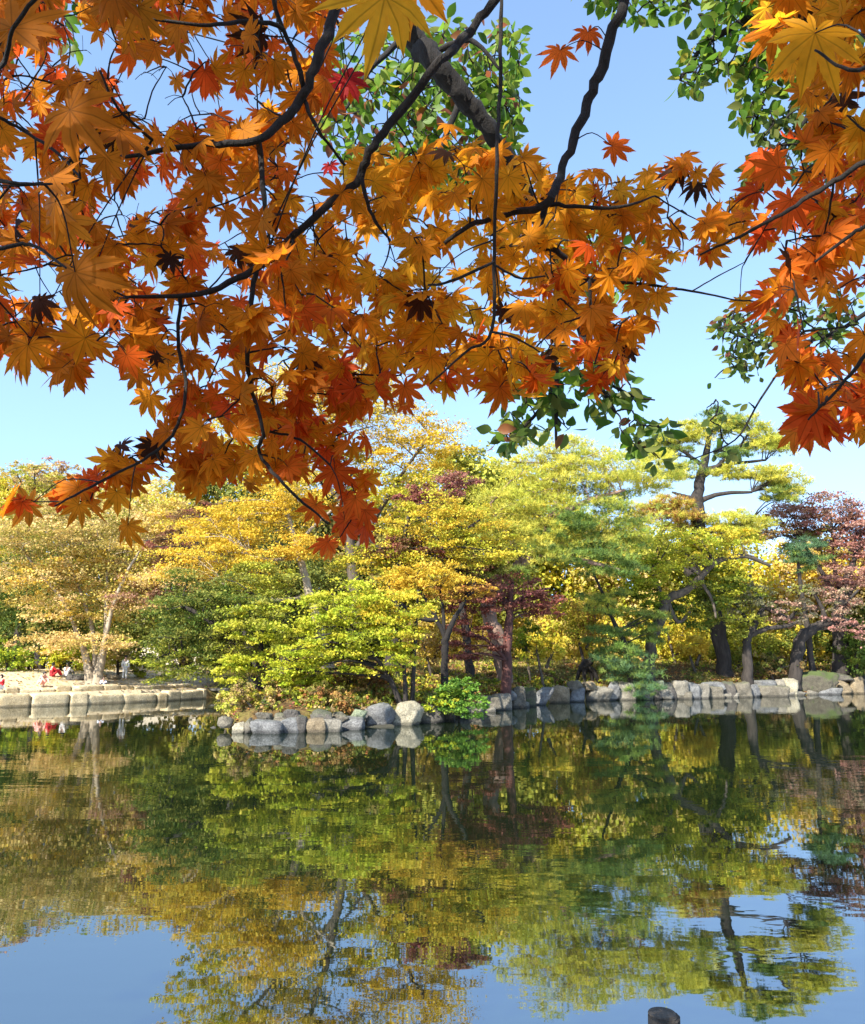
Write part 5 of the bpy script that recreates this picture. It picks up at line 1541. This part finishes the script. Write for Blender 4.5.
# ------------------------------------------------------------------ daylight and camera
SUN_TO = Vector((-0.46, -0.64, 0.64)).normalized()
el = math.asin(SUN_TO.z); az = math.atan2(SUN_TO.x, SUN_TO.y)     # clockwise from +Y
w = bpy.data.worlds.new('World'); SC.world = w; w.use_nodes = True
nt = w.node_tree; nt.nodes.clear()
sky = nt.nodes.new('ShaderNodeTexSky'); sky.sky_type = 'NISHITA'; sky.sun_disc = False
sky.sun_elevation = el; sky.sun_rotation = az; sky.air_density = 1.0; sky.dust_density = 0.35; sky.ozone_density = 1.0; sky.altitude = 50
bg = nt.nodes.new('ShaderNodeBackground'); bg.inputs[1].default_value = 0.15
wo = nt.nodes.new('ShaderNodeOutputWorld')
tc = nt.nodes.new('ShaderNodeTexCoord'); mp = nt.nodes.new('ShaderNodeMapping')
mp.inputs['Scale'].default_value = (1, 1, .72); mp.inputs['Location'].default_value = (0, 0, .20)      # clear autumn air: little horizon glare
nm = nt.nodes.new('ShaderNodeVectorMath'); nm.operation = 'NORMALIZE'
nt.links.new(tc.outputs['Generated'], mp.inputs[0]); nt.links.new(mp.outputs[0], nm.inputs[0]); nt.links.new(nm.outputs[0], sky.inputs[0])
wb = nt.nodes.new('ShaderNodeMix'); wb.data_type = 'RGBA'; wb.blend_type = 'MULTIPLY'; wb.inputs[0].default_value = 1
wb.inputs[7].default_value = (.99, 1.01, 1.0, 1)
nt.links.new(sky.outputs[0], wb.inputs[6]); nt.links.new(wb.outputs[2], bg.inputs[0]); nt.links.new(bg.outputs[0], wo.inputs[0])
sl = bpy.data.lights.new('sun', 'SUN'); sl.energy = 4.6; sl.angle = R(.5); sl.color = (1, .93, .80)
so = bpy.data.objects.new('sun', sl); COL.objects.link(so)
so.rotation_euler = (-SUN_TO).to_track_quat('-Z', 'Y').to_euler()

cam = bpy.data.cameras.new('camera'); co = bpy.data.objects.new('camera', cam); COL.objects.link(co)
co.location = (0, 0, CAMZ); co.rotation_euler = (R(90) + PITCH, 0, 0)
cam.sensor_fit = 'HORIZONTAL'; cam.sensor_width = 36; cam.lens = 36 * F / 865
cam.clip_start = .05; cam.clip_end = 2000
SC.camera = co
vs = SC.view_settings
vs.view_transform = 'Standard'; vs.look = 'None'; vs.gamma = 1; vs.use_curve_mapping = False
vs.exposure = 1.5
SC.render.engine = 'CYCLES'
cy = SC.cycles
cy.max_bounces = 6; cy.diffuse_bounces = 3; cy.glossy_bounces = 3; cy.transmission_bounces = 4; cy.transparent_max_bounces = 4
cy.use_denoising = True
cy.denoiser = 'OPENIMAGEDENOISE'
